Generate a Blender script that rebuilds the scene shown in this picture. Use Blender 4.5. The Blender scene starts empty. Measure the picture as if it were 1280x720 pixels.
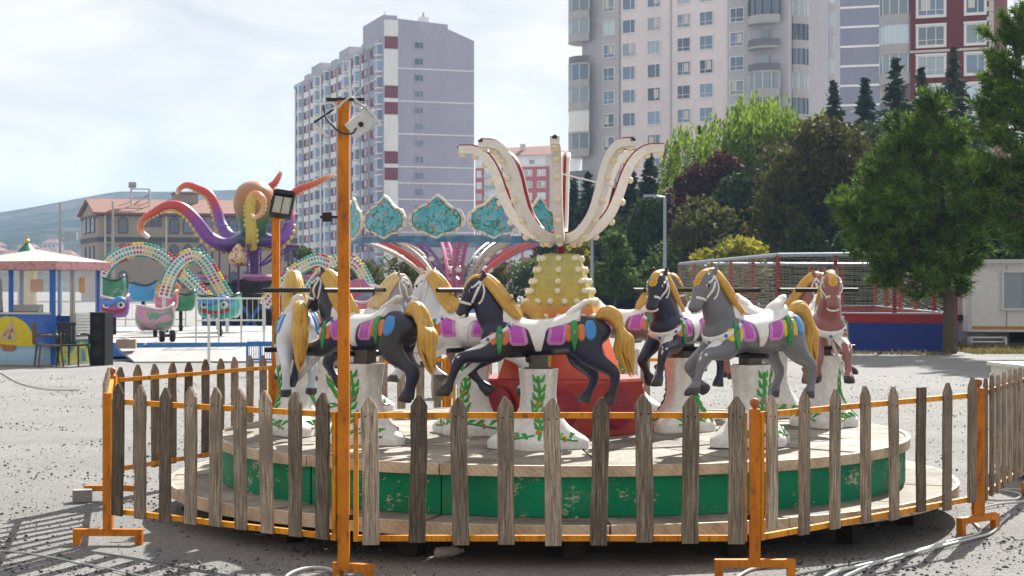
import bpy, bmesh, math, random
import numpy as np
from mathutils import Vector, Matrix
from mathutils.bvhtree import BVHTree

# ---------------------------------------------------------------- camera, sky, sun, exposure
scene = bpy.context.scene
F = 2110.0 / 1280.0                      # focal length in image widths
CAM_H = 1.6
cam_d = bpy.data.cameras.new('camera'); cam = bpy.data.objects.new('camera', cam_d)
scene.collection.objects.link(cam); scene.camera = cam
cam.location = (0, 0, CAM_H); cam.rotation_euler = (math.radians(90), 0, 0)
cam_d.sensor_width = 36; cam_d.lens = 36 * F
cam_d.clip_start = .1; cam_d.clip_end = 20000
cam_d.dof.use_dof = True; cam_d.dof.focus_distance = 10.6; cam_d.dof.aperture_fstop = 9.0

SUN_AZ, SUN_EL = math.radians(22), math.radians(40)
sun_dir = Vector((math.sin(SUN_AZ) * math.cos(SUN_EL), math.cos(SUN_AZ) * math.cos(SUN_EL), math.sin(SUN_EL)))
world = bpy.data.worlds.new('World'); scene.world = world; world.use_nodes = True
wn, wl = world.node_tree.nodes, world.node_tree.links
wn.clear()
w_out = wn.new('ShaderNodeOutputWorld'); w_bg = wn.new('ShaderNodeBackground')
sky = wn.new('ShaderNodeTexSky'); sky.sky_type = 'NISHITA'; sky.sun_disc = False
sky.sun_elevation = SUN_EL; sky.sun_rotation = SUN_AZ; sky.dust_density = 1.5
w_tc = wn.new('ShaderNodeTexCoord')
w_map = wn.new('ShaderNodeMapping'); w_map.inputs['Scale'].default_value = (1, 1, 3.2)
w_map.inputs['Location'].default_value = (.3, .1, .2)
w_n = wn.new('ShaderNodeTexNoise'); w_n.inputs['Scale'].default_value = 3.2; w_n.inputs['Detail'].default_value = 7
w_n.inputs['Roughness'].default_value = .52; w_n.inputs['Distortion'].default_value = .3
w_r = wn.new('ShaderNodeValToRGB'); w_r.color_ramp.elements[0].position = .34; w_r.color_ramp.elements[1].position = .60
w_r.color_ramp.elements[0].color = (.97,) * 3 + (1,); w_r.color_ramp.elements[1].color = (1, 1, 1, 1)
w_n2 = wn.new('ShaderNodeTexNoise'); w_n2.inputs['Scale'].default_value = 6.5; w_n2.inputs['Detail'].default_value = 10; w_n2.inputs['Roughness'].default_value = .58; w_n2.inputs['Distortion'].default_value = .5
w_c = wn.new('ShaderNodeValToRGB'); w_c.color_ramp.elements[0].position = .36; w_c.color_ramp.elements[1].position = .60
w_c.color_ramp.elements[0].color = (5.0, 5.08, 5.2, 1); w_c.color_ramp.elements[1].color = (6.8, 6.55, 6.3, 1)
w_mix = wn.new('ShaderNodeMix'); w_mix.data_type = 'RGBA'
wl.new(w_tc.outputs['Generated'], w_map.inputs['Vector']); wl.new(w_map.outputs[0], w_n.inputs['Vector'])
wl.new(w_map.outputs[0], w_n2.inputs['Vector'])
wl.new(w_n.outputs['Fac'], w_r.inputs['Fac']); wl.new(w_n2.outputs['Fac'], w_c.inputs['Fac'])
wl.new(w_r.outputs['Color'], w_mix.inputs[0])
wl.new(sky.outputs['Color'], w_mix.inputs[6]); wl.new(w_c.outputs['Color'], w_mix.inputs[7])
wl.new(w_mix.outputs[2], w_bg.inputs['Color']); w_bg.inputs['Strength'].default_value = .058
wl.new(w_bg.outputs[0], w_out.inputs['Surface'])

sun_d = bpy.data.lights.new('sun', 'SUN'); sun = bpy.data.objects.new('sun', sun_d); scene.collection.objects.link(sun)
sun_d.energy = 5.0; sun_d.angle = math.radians(.55); sun_d.color = (1, .955, .88)
sun.rotation_euler = (-sun_dir).to_track_quat('-Z', 'Y').to_euler(); sun.location = (20, 40, 40)
scene.view_settings.view_transform = 'Standard'; scene.view_settings.look = 'None'
scene.view_settings.gamma = 1; scene.view_settings.use_curve_mapping = False
scene.view_settings.exposure = 1.3

# ---------------------------------------------------------------- helpers
R = math.radians
rng = random.Random(7)
nrng = np.random.default_rng(11)
COL = scene.collection
def W(px, py, d):
    """real point seen at a given direction of the 1280x720 survey picture, at depth d"""
    return Vector(((px - 640) / 2110 * d, d, CAM_H - (py - 360) / 2110 * d))
def PXX(px, d): return (px - 640) / 2110 * d
def ZZ(py, d): return CAM_H - (py - 360) / 2110 * d

class MB:
    """collects shapes, then links them as ONE mesh object"""
    def __init__(s): s.v = []; s.f = []; s.m = []; s.cur = 0
    def add(s, vs, fs, M=None):
        b = len(s.v)
        s.v += [tuple(M @ Vector(v)) if M else tuple(v) for v in vs]
        s.f += [tuple(i + b for i in f) for f in fs]; s.m += [s.cur] * len(fs)
        return s
    def box(s, c, size, M=None, rz=0):
        x, y, z = (k / 2 for k in size)
        vs = [(sx * x, sy * y, sz * z) for sz in (-1, 1) for sy in (-1, 1) for sx in (-1, 1)]
        T = Matrix.Translation(c) @ Matrix.Rotation(rz, 4, 'Z')
        if M: T = M @ T
        return s.add(vs, [(0, 2, 3, 1), (4, 5, 7, 6), (0, 1, 5, 4), (2, 6, 7, 3), (0, 4, 6, 2), (1, 3, 7, 5)], T)
    def bar(s, a, b, w, h=None, up=(0, 0, 1)):
        """square bar from a to b"""
        a, b = Vector(a), Vector(b); d = b - a; L = d.length; d.normalize(); up = Vector(up)
        if abs(d.dot(up)) > .95: up = Vector((0, 1, 0)) if abs(d.y) < .9 else Vector((1, 0, 0))
        x = d.cross(up).normalized(); z = x.cross(d)
        M = Matrix(((x.x, d.x, z.x, (a.x + b.x) / 2), (x.y, d.y, z.y, (a.y + b.y) / 2), (x.z, d.z, z.z, (a.z + b.z) / 2), (0, 0, 0, 1)))
        return s.box((0, 0, 0), (w, L, h or w), M)
    def tube(s, pts, r, n=8, cap=True, ry=None, up=None, M=None):
        """loft of circles / ellipses along a path; r in plane of path, ry sideways"""
        pts = [Vector(p) for p in pts]; k = len(pts)
        rs = [r] * k if isinstance(r, (int, float)) else list(r)
        rys = rs if ry is None else ([ry] * k if isinstance(ry, (int, float)) else list(ry))
        vs = []; prev = None
        for i, p in enumerate(pts):
            t = (pts[min(i + 1, k - 1)] - pts[max(i - 1, 0)])
            t = t.normalized() if t.length > 1e-9 else Vector((0, 0, 1))
            if up is not None: side = Vector(up)
            elif prev is None: side = Vector((0, 1, 0)) if abs(t.y) < .9 else Vector((1, 0, 0))
            else: side = prev
            side = (side - t * side.dot(t)).normalized(); prev = side
            nn = t.cross(side)
            for j in range(n):
                a = 2 * math.pi * j / n
                vs.append(p + side * (rys[i] * math.sin(a)) + nn * (rs[i] * math.cos(a)))
        fs = [(i * n + j, i * n + (j + 1) % n, (i + 1) * n + (j + 1) % n, (i + 1) * n + j) for i in range(k - 1) for j in range(n)]
        if cap: fs += [tuple(range(n))[::-1], tuple(range((k - 1) * n, k * n))]
        return s.add(vs, fs, M)
    def lathe(s, prof, n=24, M=None, a0=0):
        vs = []; k = len(prof)
        for r, z in prof:
            for j in range(n):
                a = 2 * math.pi * j / n + a0
                vs.append((r * math.cos(a), r * math.sin(a), z))
        fs = [(i * n + j, i * n + (j + 1) % n, (i + 1) * n + (j + 1) % n, (i + 1) * n + j) for i in range(k - 1) for j in range(n)]
        fs += [tuple(range(n))[::-1], tuple(range((k - 1) * n, k * n))]
        return s.add(vs, fs, M)
    def ball(s, c, r, n=10, m=6, sc=(1, 1, 1), M=None):
        vs = [(0, 0, 1)]; fs = []
        for i in range(1, m):
            for j in range(n):
                a, b = math.pi * i / m, 2 * math.pi * j / n
                vs.append((math.sin(a) * math.cos(b), math.sin(a) * math.sin(b), math.cos(a)))
        vs.append((0, 0, -1))
        for j in range(n): fs.append((0, 1 + j, 1 + (j + 1) % n))
        for i in range(m - 2):
            for j in range(n):
                a = 1 + i * n
                fs.append((a + j, a + n + j, a + n + (j + 1) % n, a + (j + 1) % n))
        e = len(vs) - 1; a = 1 + (m - 2) * n
        for j in range(n): fs.append((a + j, e, a + (j + 1) % n))
        T = Matrix.Translation(c) @ Matrix.Diagonal((r * sc[0], r * sc[1], r * sc[2], 1))
        return s.add(vs, fs, M @ T if M else T)
    def prism(s, poly, z0, z1, M=None):
        n = len(poly)
        vs = [(x, y, z0) for x, y in poly] + [(x, y, z1) for x, y in poly]
        fs = [tuple(range(n))[::-1], tuple(range(n, 2 * n))] + [(i, (i + 1) % n, n + (i + 1) % n, n + i) for i in range(n)]
        return s.add(vs, fs, M)
    def sector(s, r0, r1, a0, a1, z0, z1, n=6, M=None):
        """thick annular sector"""
        vs = []
        for i in range(n + 1):
            a = a0 + (a1 - a0) * i / n
            c, t = math.cos(a), math.sin(a)
            vs += [(r0 * c, r0 * t, z0), (r1 * c, r1 * t, z0), (r1 * c, r1 * t, z1), (r0 * c, r0 * t, z1)]
        fs = []
        for i in range(n):
            b = 4 * i
            for k in range(4): fs.append((b + k, b + (k + 1) % 4, b + 4 + (k + 1) % 4, b + 4 + k))
        fs += [(0, 3, 2, 1), (4 * n, 4 * n + 1, 4 * n + 2, 4 * n + 3)]
        return s.add(vs, fs, M)
    def mesh(s, name, mats=None, smooth=None):
        me = bpy.data.meshes.new(name); me.from_pydata(s.v, [], s.f)
        for m in (mats if isinstance(mats, (list, tuple)) else [mats]):
            if m: me.materials.append(m)
        if any(s.m): me.polygons.foreach_set('material_index', s.m)
        bm = bmesh.new(); bm.from_mesh(me); bmesh.ops.recalc_face_normals(bm, faces=bm.faces); bm.to_mesh(me); bm.free()
        if smooth is not None:
            me.shade_smooth(); me.set_sharp_from_angle(angle=R(smooth))
        return me
    def build(s, name, mats, parent=None, smooth=None):
        return put(name, s.mesh(name, mats, smooth), parent)

def put(name, me, parent=None, loc=None, rot=None, scale=None):
    o = bpy.data.objects.new(name, me); COL.objects.link(o); o.parent = parent
    if loc is not None: o.location = loc
    if rot is not None: o.rotation_euler = rot
    if scale is not None: o.scale = scale
    return o
def tag(o, label=None, cat=None, group=None, kind=None):
    if label: o['label'] = label
    if cat: o['category'] = cat
    if group: o['group'] = group
    if kind: o['kind'] = kind
    return o
def thing(name, label, cat, loc=(0, 0, 0), rz=0, group=None):
    o = put(name, None, None, loc, (0, 0, rz)); o.empty_display_size = .2
    return tag(o, label, cat, group)
def smooth_path(pts, n=6):
    """Catmull-Rom through points (any dimension)"""
    P = [np.array(p, float) for p in pts]; P = [2 * P[0] - P[1]] + P + [2 * P[-1] - P[-2]]
    out = []
    for i in range(1, len(P) - 2):
        for k in range(n):
            t = k / n; a, b, c, d = P[i - 1:i + 3]
            out.append(.5 * (2 * b + (c - a) * t + (2 * a - 5 * b + 4 * c - d) * t * t + (3 * b - a - 3 * c + d) * t ** 3))
    out.append(P[-2]); return out
def raw_mesh(name, V, Fq, mats, smooth=False):
    """fast mesh of equal-size faces from numpy arrays"""
    me = bpy.data.meshes.new(name); k = Fq.shape[1]
    me.vertices.add(len(V)); me.vertices.foreach_set('co', V.astype(np.float32).ravel())
    me.loops.add(Fq.size); me.loops.foreach_set('vertex_index', Fq.astype(np.int32).ravel())
    me.polygons.add(len(Fq)); me.polygons.foreach_set('loop_start', np.arange(0, Fq.size, k, dtype=np.int32))
    try: me.polygons.foreach_set('loop_total', np.full(len(Fq), k, dtype=np.int32))
    except Exception: pass
    me.update(calc_edges=True)
    for m in (mats if isinstance(mats, (list, tuple)) else [mats]): me.materials.append(m)
    if smooth: me.shade_smooth()
    return me

# ---------------------------------------------------------------- materials
def new_mat(name):
    m = bpy.data.materials.new(name); m.use_nodes = True
    nt = m.node_tree; return m, nt.nodes, nt.links, nt.nodes['Principled BSDF']
def vec_node(n, l, stretch=(1, 1, 1), rnd=True, coord='Object'):
    tc = n.new('ShaderNodeTexCoord'); mp = n.new('ShaderNodeMapping'); mp.inputs['Scale'].default_value = stretch
    l.new(tc.outputs[coord], mp.inputs['Vector'])
    if not rnd: return mp.outputs[0], None
    oi = n.new('ShaderNodeObjectInfo'); ml = n.new('ShaderNodeMath'); ml.operation = 'MULTIPLY'; ml.inputs[1].default_value = 53
    l.new(oi.outputs['Random'], ml.inputs[0]); l.new(ml.outputs[0], mp.inputs['Location'])
    return mp.outputs[0], oi.outputs['Random']
def noise(n, l, vec, scale, detail=6, rough=.6, dist=0):
    t = n.new('ShaderNodeTexNoise'); t.inputs['Scale'].default_value = scale; t.inputs['Detail'].default_value = detail
    t.inputs['Roughness'].default_value = rough; t.inputs['Distortion'].default_value = dist
    l.new(vec, t.inputs['Vector']); return t.outputs['Fac']
def ramp(n, l, fac, stops):
    r = n.new('ShaderNodeValToRGB'); e = r.color_ramp.elements
    while len(e) < len(stops): e.new(.5)
    for k, (p, c) in enumerate(stops):
        e[k].position = p; e[k].color = (*c, 1) if len(c) == 3 else c
    l.new(fac, r.inputs['Fac']); return r.outputs['Color']
def mixc(n, l, fac, a, b, mode='MIX'):
    m = n.new('ShaderNodeMix'); m.data_type = 'RGBA'; m.blend_type = mode
    for sock, val in ((0, fac), (6, a), (7, b)):
        if isinstance(val, bpy.types.NodeSocket): l.new(val, m.inputs[sock])
        elif sock == 0: m.inputs[0].default_value = val
        else: m.inputs[sock].default_value = (*val, 1)
    return m.outputs[2]
def bump_node(n, l, b, h, strength, dist=.02):
    k = n.new('ShaderNodeBump'); k.inputs['Strength'].default_value = strength; k.inputs['Distance'].default_value = dist
    l.new(h, k.inputs['Height']); l.new(k.outputs[0], b.inputs['Normal'])
_cache = {}
def mat(name, col, rough=.6, metal=0, col2=None, amt=(.4, .62), scale=6, stretch=(1, 1, 1), bump=0, bscale=60, coat=0, rnd=0, dirt=.12):
    """painted / plain surface with mottling, optional second colour showing through, bump and per-object tone"""
    if name in _cache: return _cache[name]
    m, n, l, b = new_mat(name)
    v, rv = vec_node(n, l, stretch)
    f = noise(n, l, v, scale)
    if col2 is None: col2 = tuple(c * (1 - 2.2 * dirt) + .02 * dirt for c in col); amt = (.3, .8)
    c = mixc(n, l, ramp(n, l, f, [(amt[0], (0, 0, 0)), (amt[1], (1, 1, 1))]), col, col2)
    f2 = noise(n, l, v, scale * 7, 4)
    c = mixc(n, l, .35 * (dirt / .12), c, ramp(n, l, f2, [(.3, tuple(x * .6 for x in col)), (.7, tuple(min(1, x * 1.25) for x in col))]))
    if rnd:
        hs = n.new('ShaderNodeHueSaturation'); mr = n.new('ShaderNodeMapRange')
        mr.inputs['To Min'].default_value = 1 - rnd; mr.inputs['To Max'].default_value = 1 + rnd
        l.new(rv, mr.inputs['Value']); l.new(mr.outputs[0], hs.inputs['Value']); l.new(c, hs.inputs['Color']); c = hs.outputs[0]
    l.new(c, b.inputs['Base Color'])
    rr = n.new('ShaderNodeMapRange'); rr.inputs['To Min'].default_value = max(.03, rough - .1); rr.inputs['To Max'].default_value = min(1, rough + .12)
    l.new(f2, rr.inputs['Value']); l.new(rr.outputs[0], b.inputs['Roughness'])
    b.inputs['Metallic'].default_value = metal; b.inputs['Specular IOR Level'].default_value = .3
    if coat: b.inputs['Coat Weight'].default_value = coat; b.inputs['Coat Roughness'].default_value = .12
    if bump: bump_node(n, l, b, noise(n, l, v, bscale, 5), bump)
    _cache[name] = m; return m
def glass_mat(name, col=(.12, .17, .24), rough=.06):
    if name in _cache: return _cache[name]
    m, n, l, b = new_mat(name); v, rv = vec_node(n, l)
    c = mixc(n, l, rv, tuple(x * .45 for x in col), tuple(min(1, x * 1.9) for x in col))
    l.new(c, b.inputs['Base Color']); b.inputs['Roughness'].default_value = rough; b.inputs['Specular IOR Level'].default_value = .8
    _cache[name] = m; return m
def leaf_mat(name, dark, light, trans=.45, sc=.55):
    if name in _cache: return _cache[name]
    m, n, l, b = new_mat(name)
    g = n.new('ShaderNodeNewGeometry'); v, _ = vec_node(n, l)
    c1 = mixc(n, l, ramp(n, l, noise(n, l, v, sc, 3), [(.36, (0, 0, 0)), (.64, (1, 1, 1))]), dark, light)
    c = mixc(n, l, .45, c1, mixc(n, l, g.outputs['Random Per Island'], tuple(x * .55 for x in dark), tuple(min(1, x * 1.35) for x in light)))
    l.new(c, b.inputs['Base Color']); b.inputs['Roughness'].default_value = .75; b.inputs['Specular IOR Level'].default_value = .12
    t = n.new('ShaderNodeBsdfTranslucent'); l.new(c, t.inputs['Color'])
    mx = n.new('ShaderNodeMixShader'); mx.inputs[0].default_value = trans
    l.new(b.outputs[0], mx.inputs[1]); l.new(t.outputs[0], mx.inputs[2]); l.new(mx.outputs[0], n['Material Output'].inputs['Surface'])
    _cache[name] = m; return m
# ---------------------------------------------------------------- ground, hills
def gravel_mat():
    m, n, l, b = new_mat('gravel'); v, _ = vec_node(n, l, rnd=False)
    fine = noise(n, l, v, 55, 8, .75); mid = noise(n, l, v, 9, 6, .65); big = noise(n, l, v, .5, 5, .6, .6); tr = noise(n, l, v, 1.6, 4, .6)
    vo = n.new('ShaderNodeTexVoronoi'); vo.inputs['Scale'].default_value = 38; l.new(v, vo.inputs['Vector'])
    c = ramp(n, l, fine, [(.34, (.06, .06, .061)), (.48, (.245, .244, .242)), (.64, (.43, .427, .42))])
    c = mixc(n, l, ramp(n, l, mid, [(.35, (0, 0, 0)), (.7, (.5, .5, .5))]), c, (.275, .273, .268))
    c = mixc(n, l, ramp(n, l, big, [(.4, (0, 0, 0)), (.68, (.55, .55, .55))]), c, (.18, .18, .18))
    c = mixc(n, l, ramp(n, l, tr, [(.55, (0, 0, 0)), (.72, (.5, .5, .5))]), c, (.285, .272, .248))
    c = mixc(n, l, ramp(n, l, vo.outputs['Distance'], [(.0, (.5, .5, .5)), (.2, (0, 0, 0))]), c, (.10, .10, .102))
    l.new(c, b.inputs['Base Color']); b.inputs['Roughness'].default_value = .95; b.inputs['Specular IOR Level'].default_value = .15
    ad = n.new('ShaderNodeMath'); ad.operation = 'ADD'; l.new(fine, ad.inputs[0]); l.new(mid, ad.inputs[1])
    bump_node(n, l, b, ad.outputs[0], .8, .04); return m
GRAVEL = gravel_mat()
def undul(x, y):
    return .012 * math.sin(x * 2.1 + 1.3 * math.sin(y * .9)) + .012 * math.sin(y * 2.7 + x * .7)
def build_ground():
    xs = sorted(set([-4000, -1200, -400, -150, -60, -30, -18, -12] + [-8 + .5 * i for i in range(33)] + [12, 18, 30, 60, 150, 400, 1200, 4000]))
    ys = sorted(set([-300, -60, -15, 0, 4, 6] + [7 + .5 * i for i in range(33)] + [25, 28, 32, 38, 46, 60, 90, 150, 300, 700, 1500, 4000]))
    vs = [(x, y, undul(x, y) * .6 if abs(x) < 7.6 and 7.4 < y < 22 else 0) for y in ys for x in xs]
    w = len(xs)
    fs = [(j * w + i, j * w + i + 1, (j + 1) * w + i + 1, (j + 1) * w + i) for j in range(len(ys) - 1) for i in range(w - 1)]
    mb = MB(); mb.add(vs, fs); o = mb.build('ground', GRAVEL, smooth=60); tag(o, 'pale grey gravel ground of the fairground lot', kind='structure')
build_ground()
# loose stones lying on the gravel
def build_stones():
    N = 34000
    d = 8.6 + 22 * nrng.random(N) ** 1.9
    x = (nrng.random(N) - .5) * 2 * (.34 * d + .5)
    cx, cy = .36, 12.4
    cl = np.sin(x * 1.9 + 1.1 * np.sin(d * 1.3)) * np.sin(d * 2.3 + x) > .1
    r = (.0045 + .013 * nrng.random(N) ** 3.6) * np.where(cl, 1.15, .7)
    big = nrng.random(N) < .03; r[big] *= 1.6
    base = np.array([(1, 0, 0), (-.5, .87, 0), (-.5, -.87, 0), (0, 0, .8), (0, 0, -.6)], float)
    tri = np.array([(0, 1, 3), (1, 2, 3), (2, 0, 3), (1, 0, 4), (2, 1, 4), (0, 2, 4)])
    a = nrng.random(N) * 6.283; ca, sa = np.cos(a), np.sin(a)
    B = base[None] * (.6 + .8 * nrng.random((N, 5, 3)))
    X = B[..., 0] * ca[:, None] - B[..., 1] * sa[:, None]; Y = B[..., 0] * sa[:, None] + B[..., 1] * ca[:, None]
    V = np.stack([X * r[:, None] + x[:, None], Y * r[:, None] + d[:, None], B[..., 2] * r[:, None] * .8 + r[:, None] * .35], -1)
    keep = ((x - cx) ** 2 + (d - cy) ** 2) > 1.0
    V = V[keep]; M = len(V)
    Fq = (tri[None] + (np.arange(M) * 5)[:, None, None]).reshape(-1, 3)
    me = raw_mesh('gravel_stones', V.reshape(-1, 3), Fq, mat('stone_bits', (.075, .075, .078), .95, col2=(.22, .215, .21), amt=(.45, .7), scale=3, dirt=.2))
    tag(put('gravel_stones', me), 'loose dark and pale stones scattered over the gravel', 'gravel', kind='stuff')
build_stones()

def hill_mat(name, a, b2, c2, sc):
    m, n, l, b = new_mat(name); v, _ = vec_node(n, l, (1, 1, 1.6), rnd=False)
    c = mixc(n, l, ramp(n, l, noise(n, l, v, sc, 8, .62, .4), [(.42, (0, 0, 0)), (.58, (1, 1, 1))]), a, b2)
    c = mixc(n, l, ramp(n, l, noise(n, l, v, sc * 4.2, 8, .7), [(.44, (0, 0, 0)), (.62, (1, 1, 1))]), c, c2)
    l.new(c, b.inputs['Base Color']); b.inputs['Roughness'].default_value = 1; b.inputs['Specular IOR Level'].default_value = 0
    bump_node(n, l, b, noise(n, l, v, sc * 3, 8, .65), 1, 12); return m
def build_hill(name, prof, d0, depth, m, label, amp):
    """a ridge whose skyline follows prof (x, height) and whose slope runs down towards us"""
    xs = np.linspace(max(-1500, prof[0][0]), prof[-1][0], 110); hs = np.interp(xs, [p[0] for p in prof], [p[1] for p in prof])
    K = 26; vs = []
    r2 = random.Random(3); ph = [(r2.uniform(.004, .03), r2.uniform(.004, .03), r2.uniform(0, 6)) for _ in range(14)]
    for k in range(K):
        t = k / (K - 1)
        prf = t ** 1.15 if t < .78 else (.78 ** 1.15) + (1 - .78 ** 1.15) * math.sin((t - .78) / .22 * math.pi / 2)
        for x, h in zip(xs, hs):
            w = sum(math.sin(a * x + b * (t * depth) + c) for a, b, c in ph) / 5
            s = 1 + .25 * t
            vs.append((x * s / 1.25, d0 - depth * (1 - t), h * prf + amp * w * (.25 + t) * (1 if t > .02 else 0) * (.25 if k == K - 1 else 1)))
    for x in xs: vs.append((x, d0 + depth * .6, -5))
    w = len(xs); fs = [(j * w + i, j * w + i + 1, (j + 1) * w + i + 1, (j + 1) * w + i) for j in range(K) for i in range(w - 1)]
    o = MB().add(vs, fs).build(name, m, smooth=60); tag(o, label, kind='structure'); return o
HM = hill_mat('hill_slope', (.012, .024, .011), (.115, .078, .052), (.016, .026, .012), .022)
D1 = 1500
pr = [(-300, 300), (-60, 276), (0, 269), (50, 262), (100, 253), (130, 247), (160, 241), (200, 240), (240, 238), (300, 237), (360, 240), (420, 252), (520, 280), (640, 305), (800, 325), (1000, 338), (1500, 350)]
HILL = build_hill('hill', [((px - 640) / 2110 * D1, (360 - py) / 2110 * D1 + 1.6) for px, py in pr], D1, 800, HM, 'long wooded hill ridge fading to blue haze', 1.6)

def build_haze():
    m = bpy.data.materials.new('haze_air'); m.use_nodes = True; n, l = m.node_tree.nodes, m.node_tree.links; n.clear()
    o = n.new('ShaderNodeOutputMaterial'); p = n.new('ShaderNodeVolumePrincipled')
    p.inputs['Color'].default_value = (.48, .70, 1, 1); p.inputs['Density'].default_value = .00024; p.inputs['Anisotropy'].default_value = .2
    l.new(p.outputs[0], o.inputs['Volume'])
    mb = MB(); mb.box((0, 970, 64), (4600, 2100, 142)); h = mb.build('haze', m); tag(h, 'thin blue haze of the air over the whole place', 'haze', kind='stuff')
# ---------------------------------------------------------------- carousel platform
CX, CY = .36, 12.4
DECK, STEP = .55, .25
R1, R2 = 2.5, 2.83
def ply_mat():
    m, n, l, b = new_mat('weathered_ply'); v, rv = vec_node(n, l)
    mp = n.new('ShaderNodeMapping'); mp.inputs['Scale'].default_value = (2, 22, 6); l.new(v, mp.inputs['Vector'])
    c = ramp(n, l, noise(n, l, mp.outputs[0], 2.5, 8, .65), [(.3, (.17, .145, .115)), (.55, (.29, .255, .21)), (.75, (.40, .36, .305))])
    st = noise(n, l, v, 2.3, 6, .65, .5)
    c = mixc(n, l, ramp(n, l, st, [(.42, (0, 0, 0)), (.62, (.85, .85, .85))]), c, (.115, .10, .085))
    c = mixc(n, l, ramp(n, l, noise(n, l, v, 17, 5), [(.6, (0, 0, 0)), (.75, (.4, .4, .4))]), c, (.10, .09, .08))
    hs = n.new('ShaderNodeHueSaturation'); mr = n.new('ShaderNodeMapRange'); mr.inputs['To Min'].default_value = .7; mr.inputs['To Max'].default_value = 1.25
    l.new(rv, mr.inputs['Value']); l.new(mr.outputs[0], hs.inputs['Value']); l.new(c, hs.inputs['Color'])
    l.new(hs.outputs[0], b.inputs['Base Color']); b.inputs['Roughness'].default_value = .85
    bump_node(n, l, b, noise(n, l, mp.outputs[0], 6, 6), .35, .01); return m
PLY = ply_mat()
def tread_mat():
    m, n, l, b = new_mat('tread_edge'); v, _ = vec_node(n, l)
    w = n.new('ShaderNodeTexWave'); w.wave_type = 'BANDS'; w.bands_direction = 'DIAGONAL'; w.inputs['Scale'].default_value = 16; l.new(v, w.inputs['Vector'])
    c = ramp(n, l, noise(n, l, v, 6, 8, .7), [(.3, (.26, .20, .13)), (.55, (.50, .42, .31)), (.75, (.60, .53, .42))])
    c = mixc(n, l, .10, c, ramp(n, l, w.outputs['Fac'], [(.3, (.2, .16, .12)), (.7, (.6, .55, .47))]))
    l.new(c, b.inputs['Base Color']); b.inputs['Roughness'].default_value = .7; bump_node(n, l, b, w.outputs['Fac'], .2, .004); return m
TREAD = tread_mat()
def green_mat():
    m, n, l, b = new_mat('chipped_green'); v, _ = vec_node(n, l)
    c = ramp(n, l, noise(n, l, v, 1.7, 5), [(.35, (.001, .155, .075)), (.65, (.002, .235, .12))])
    mp = n.new('ShaderNodeMapping'); mp.inputs['Scale'].default_value = (1, 1, 2.2); l.new(v, mp.inputs['Vector'])
    chip = noise(n, l, mp.outputs[0], 30, 9, .8); clus = noise(n, l, v, 6.0, 4)
    mm = n.new('ShaderNodeMath'); mm.operation = 'MULTIPLY'; l.new(chip, mm.inputs[0]); l.new(clus, mm.inputs[1])
    c = mixc(n, l, ramp(n, l, mm.outputs[0], [(.325, (0, 0, 0)), (.345, (1, 1, 1))]), c, (.46, .40, .31))
    c = mixc(n, l, ramp(n, l, noise(n, l, v, 5, 7, .7), [(.52, (0, 0, 0)), (.8, (.5, .5, .5))]), c, (.10, .11, .08))
    l.new(c, b.inputs['Base Color']); b.inputs['Roughness'].default_value = .55; b.inputs['Specular IOR Level'].default_value = .15; bump_node(n, l, b, mm.outputs[0], .3, .01); return m
GREEN = green_mat()
RUST = mat('dark_steel', (.035, .03, .028), .8, .2, bump=.3)
def redpaint(name, c): return mat(name, c, .45, 0, col2=tuple(x * .55 for x in c), amt=(.35, .75), scale=3.5, dirt=.18, coat=.15, bump=.12, bscale=14)
RED = redpaint('drum_red', (.36, .03, .022))
BULB = mat('bulb_cover', (.74, .66, .46), .32, 0, dirt=.05, coat=.4)
CREAM = mat('arm_cream', (.68, .66, .61), .5, 0, col2=(.46, .42, .35), amt=(.55, .9), scale=5, dirt=.08)
TRIMRED = mat('trim_red', (.27, .012, .02), .45)
carousel = thing('carousel', 'round carousel platform with chipped green sides and a flower-like light crown', 'carousel', (CX, CY, 0))
# under-frame, step ring, deck
u = MB(); u.sector(2.05, 2.25, 0, 2 * math.pi - .001, 0, .2, 48)
for k in range(16):
    a = 2 * math.pi * k / 16; u.bar((.5 * math.cos(a), .5 * math.sin(a), .155), (2.7 * math.cos(a), 2.7 * math.sin(a), .155), .06, .08)
    u.box((2.5 * math.cos(a), 2.5 * math.sin(a), .06), (.12, .12, .12), rz=a)
u.build('under_frame', RUST, carousel)
A = 2 * math.pi / 16
seg = MB().sector(2.30, R2 - .03, .006, A - .006, STEP - .03, STEP, 6).mesh('step_panel', PLY)
edge = MB().sector(R2 - .028, R2, .002, A - .002, STEP - .075, STEP + .004, 8).mesh('step_edge', TREAD)
deckA = MB().sector(1.45, R1 - .035, .0065, A - .0065, DECK - .03, DECK, 6).mesh('deck_panel', PLY)
deckB = MB().sector(.5, 1.444, .005, 2 * A - .005, DECK - .03, DECK + .003, 8).mesh('inner_deck_panel', PLY)
dedge = MB().sector(R1 - .032, R1, .002, A - .002, DECK - .06, DECK + .005, 8).mesh('deck_edge', TREAD)
fas = MB().sector(R1 - .06, R1 - .035, .003, A - .003, STEP + .002, DECK - .062, 8).mesh('fascia_panel', GREEN)
r3 = random.Random(4)
for k in range(16):
    a = k * A + .07
    put('step_panel', seg, carousel, (0, 0, r3.uniform(-.003, .003)), (0, 0, a))
    put('step_edge', edge, carousel, (0, 0, r3.uniform(-.004, .004)), (0, 0, a))
    put('deck_panel', deckA, carousel, (0, 0, r3.uniform(-.004, .004)), (0, 0, a))
    put('deck_edge', dedge, carousel, (0, 0, r3.uniform(-.004, .004)), (0, 0, a))
    put('fascia_panel', fas, carousel, (r3.uniform(-.004, .004), r3.uniform(-.004, .004), 0), (0, 0, a))
    if k % 2 == 0: put('inner_deck_panel', deckB, carousel, (0, 0, 0), (0, 0, a))
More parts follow.
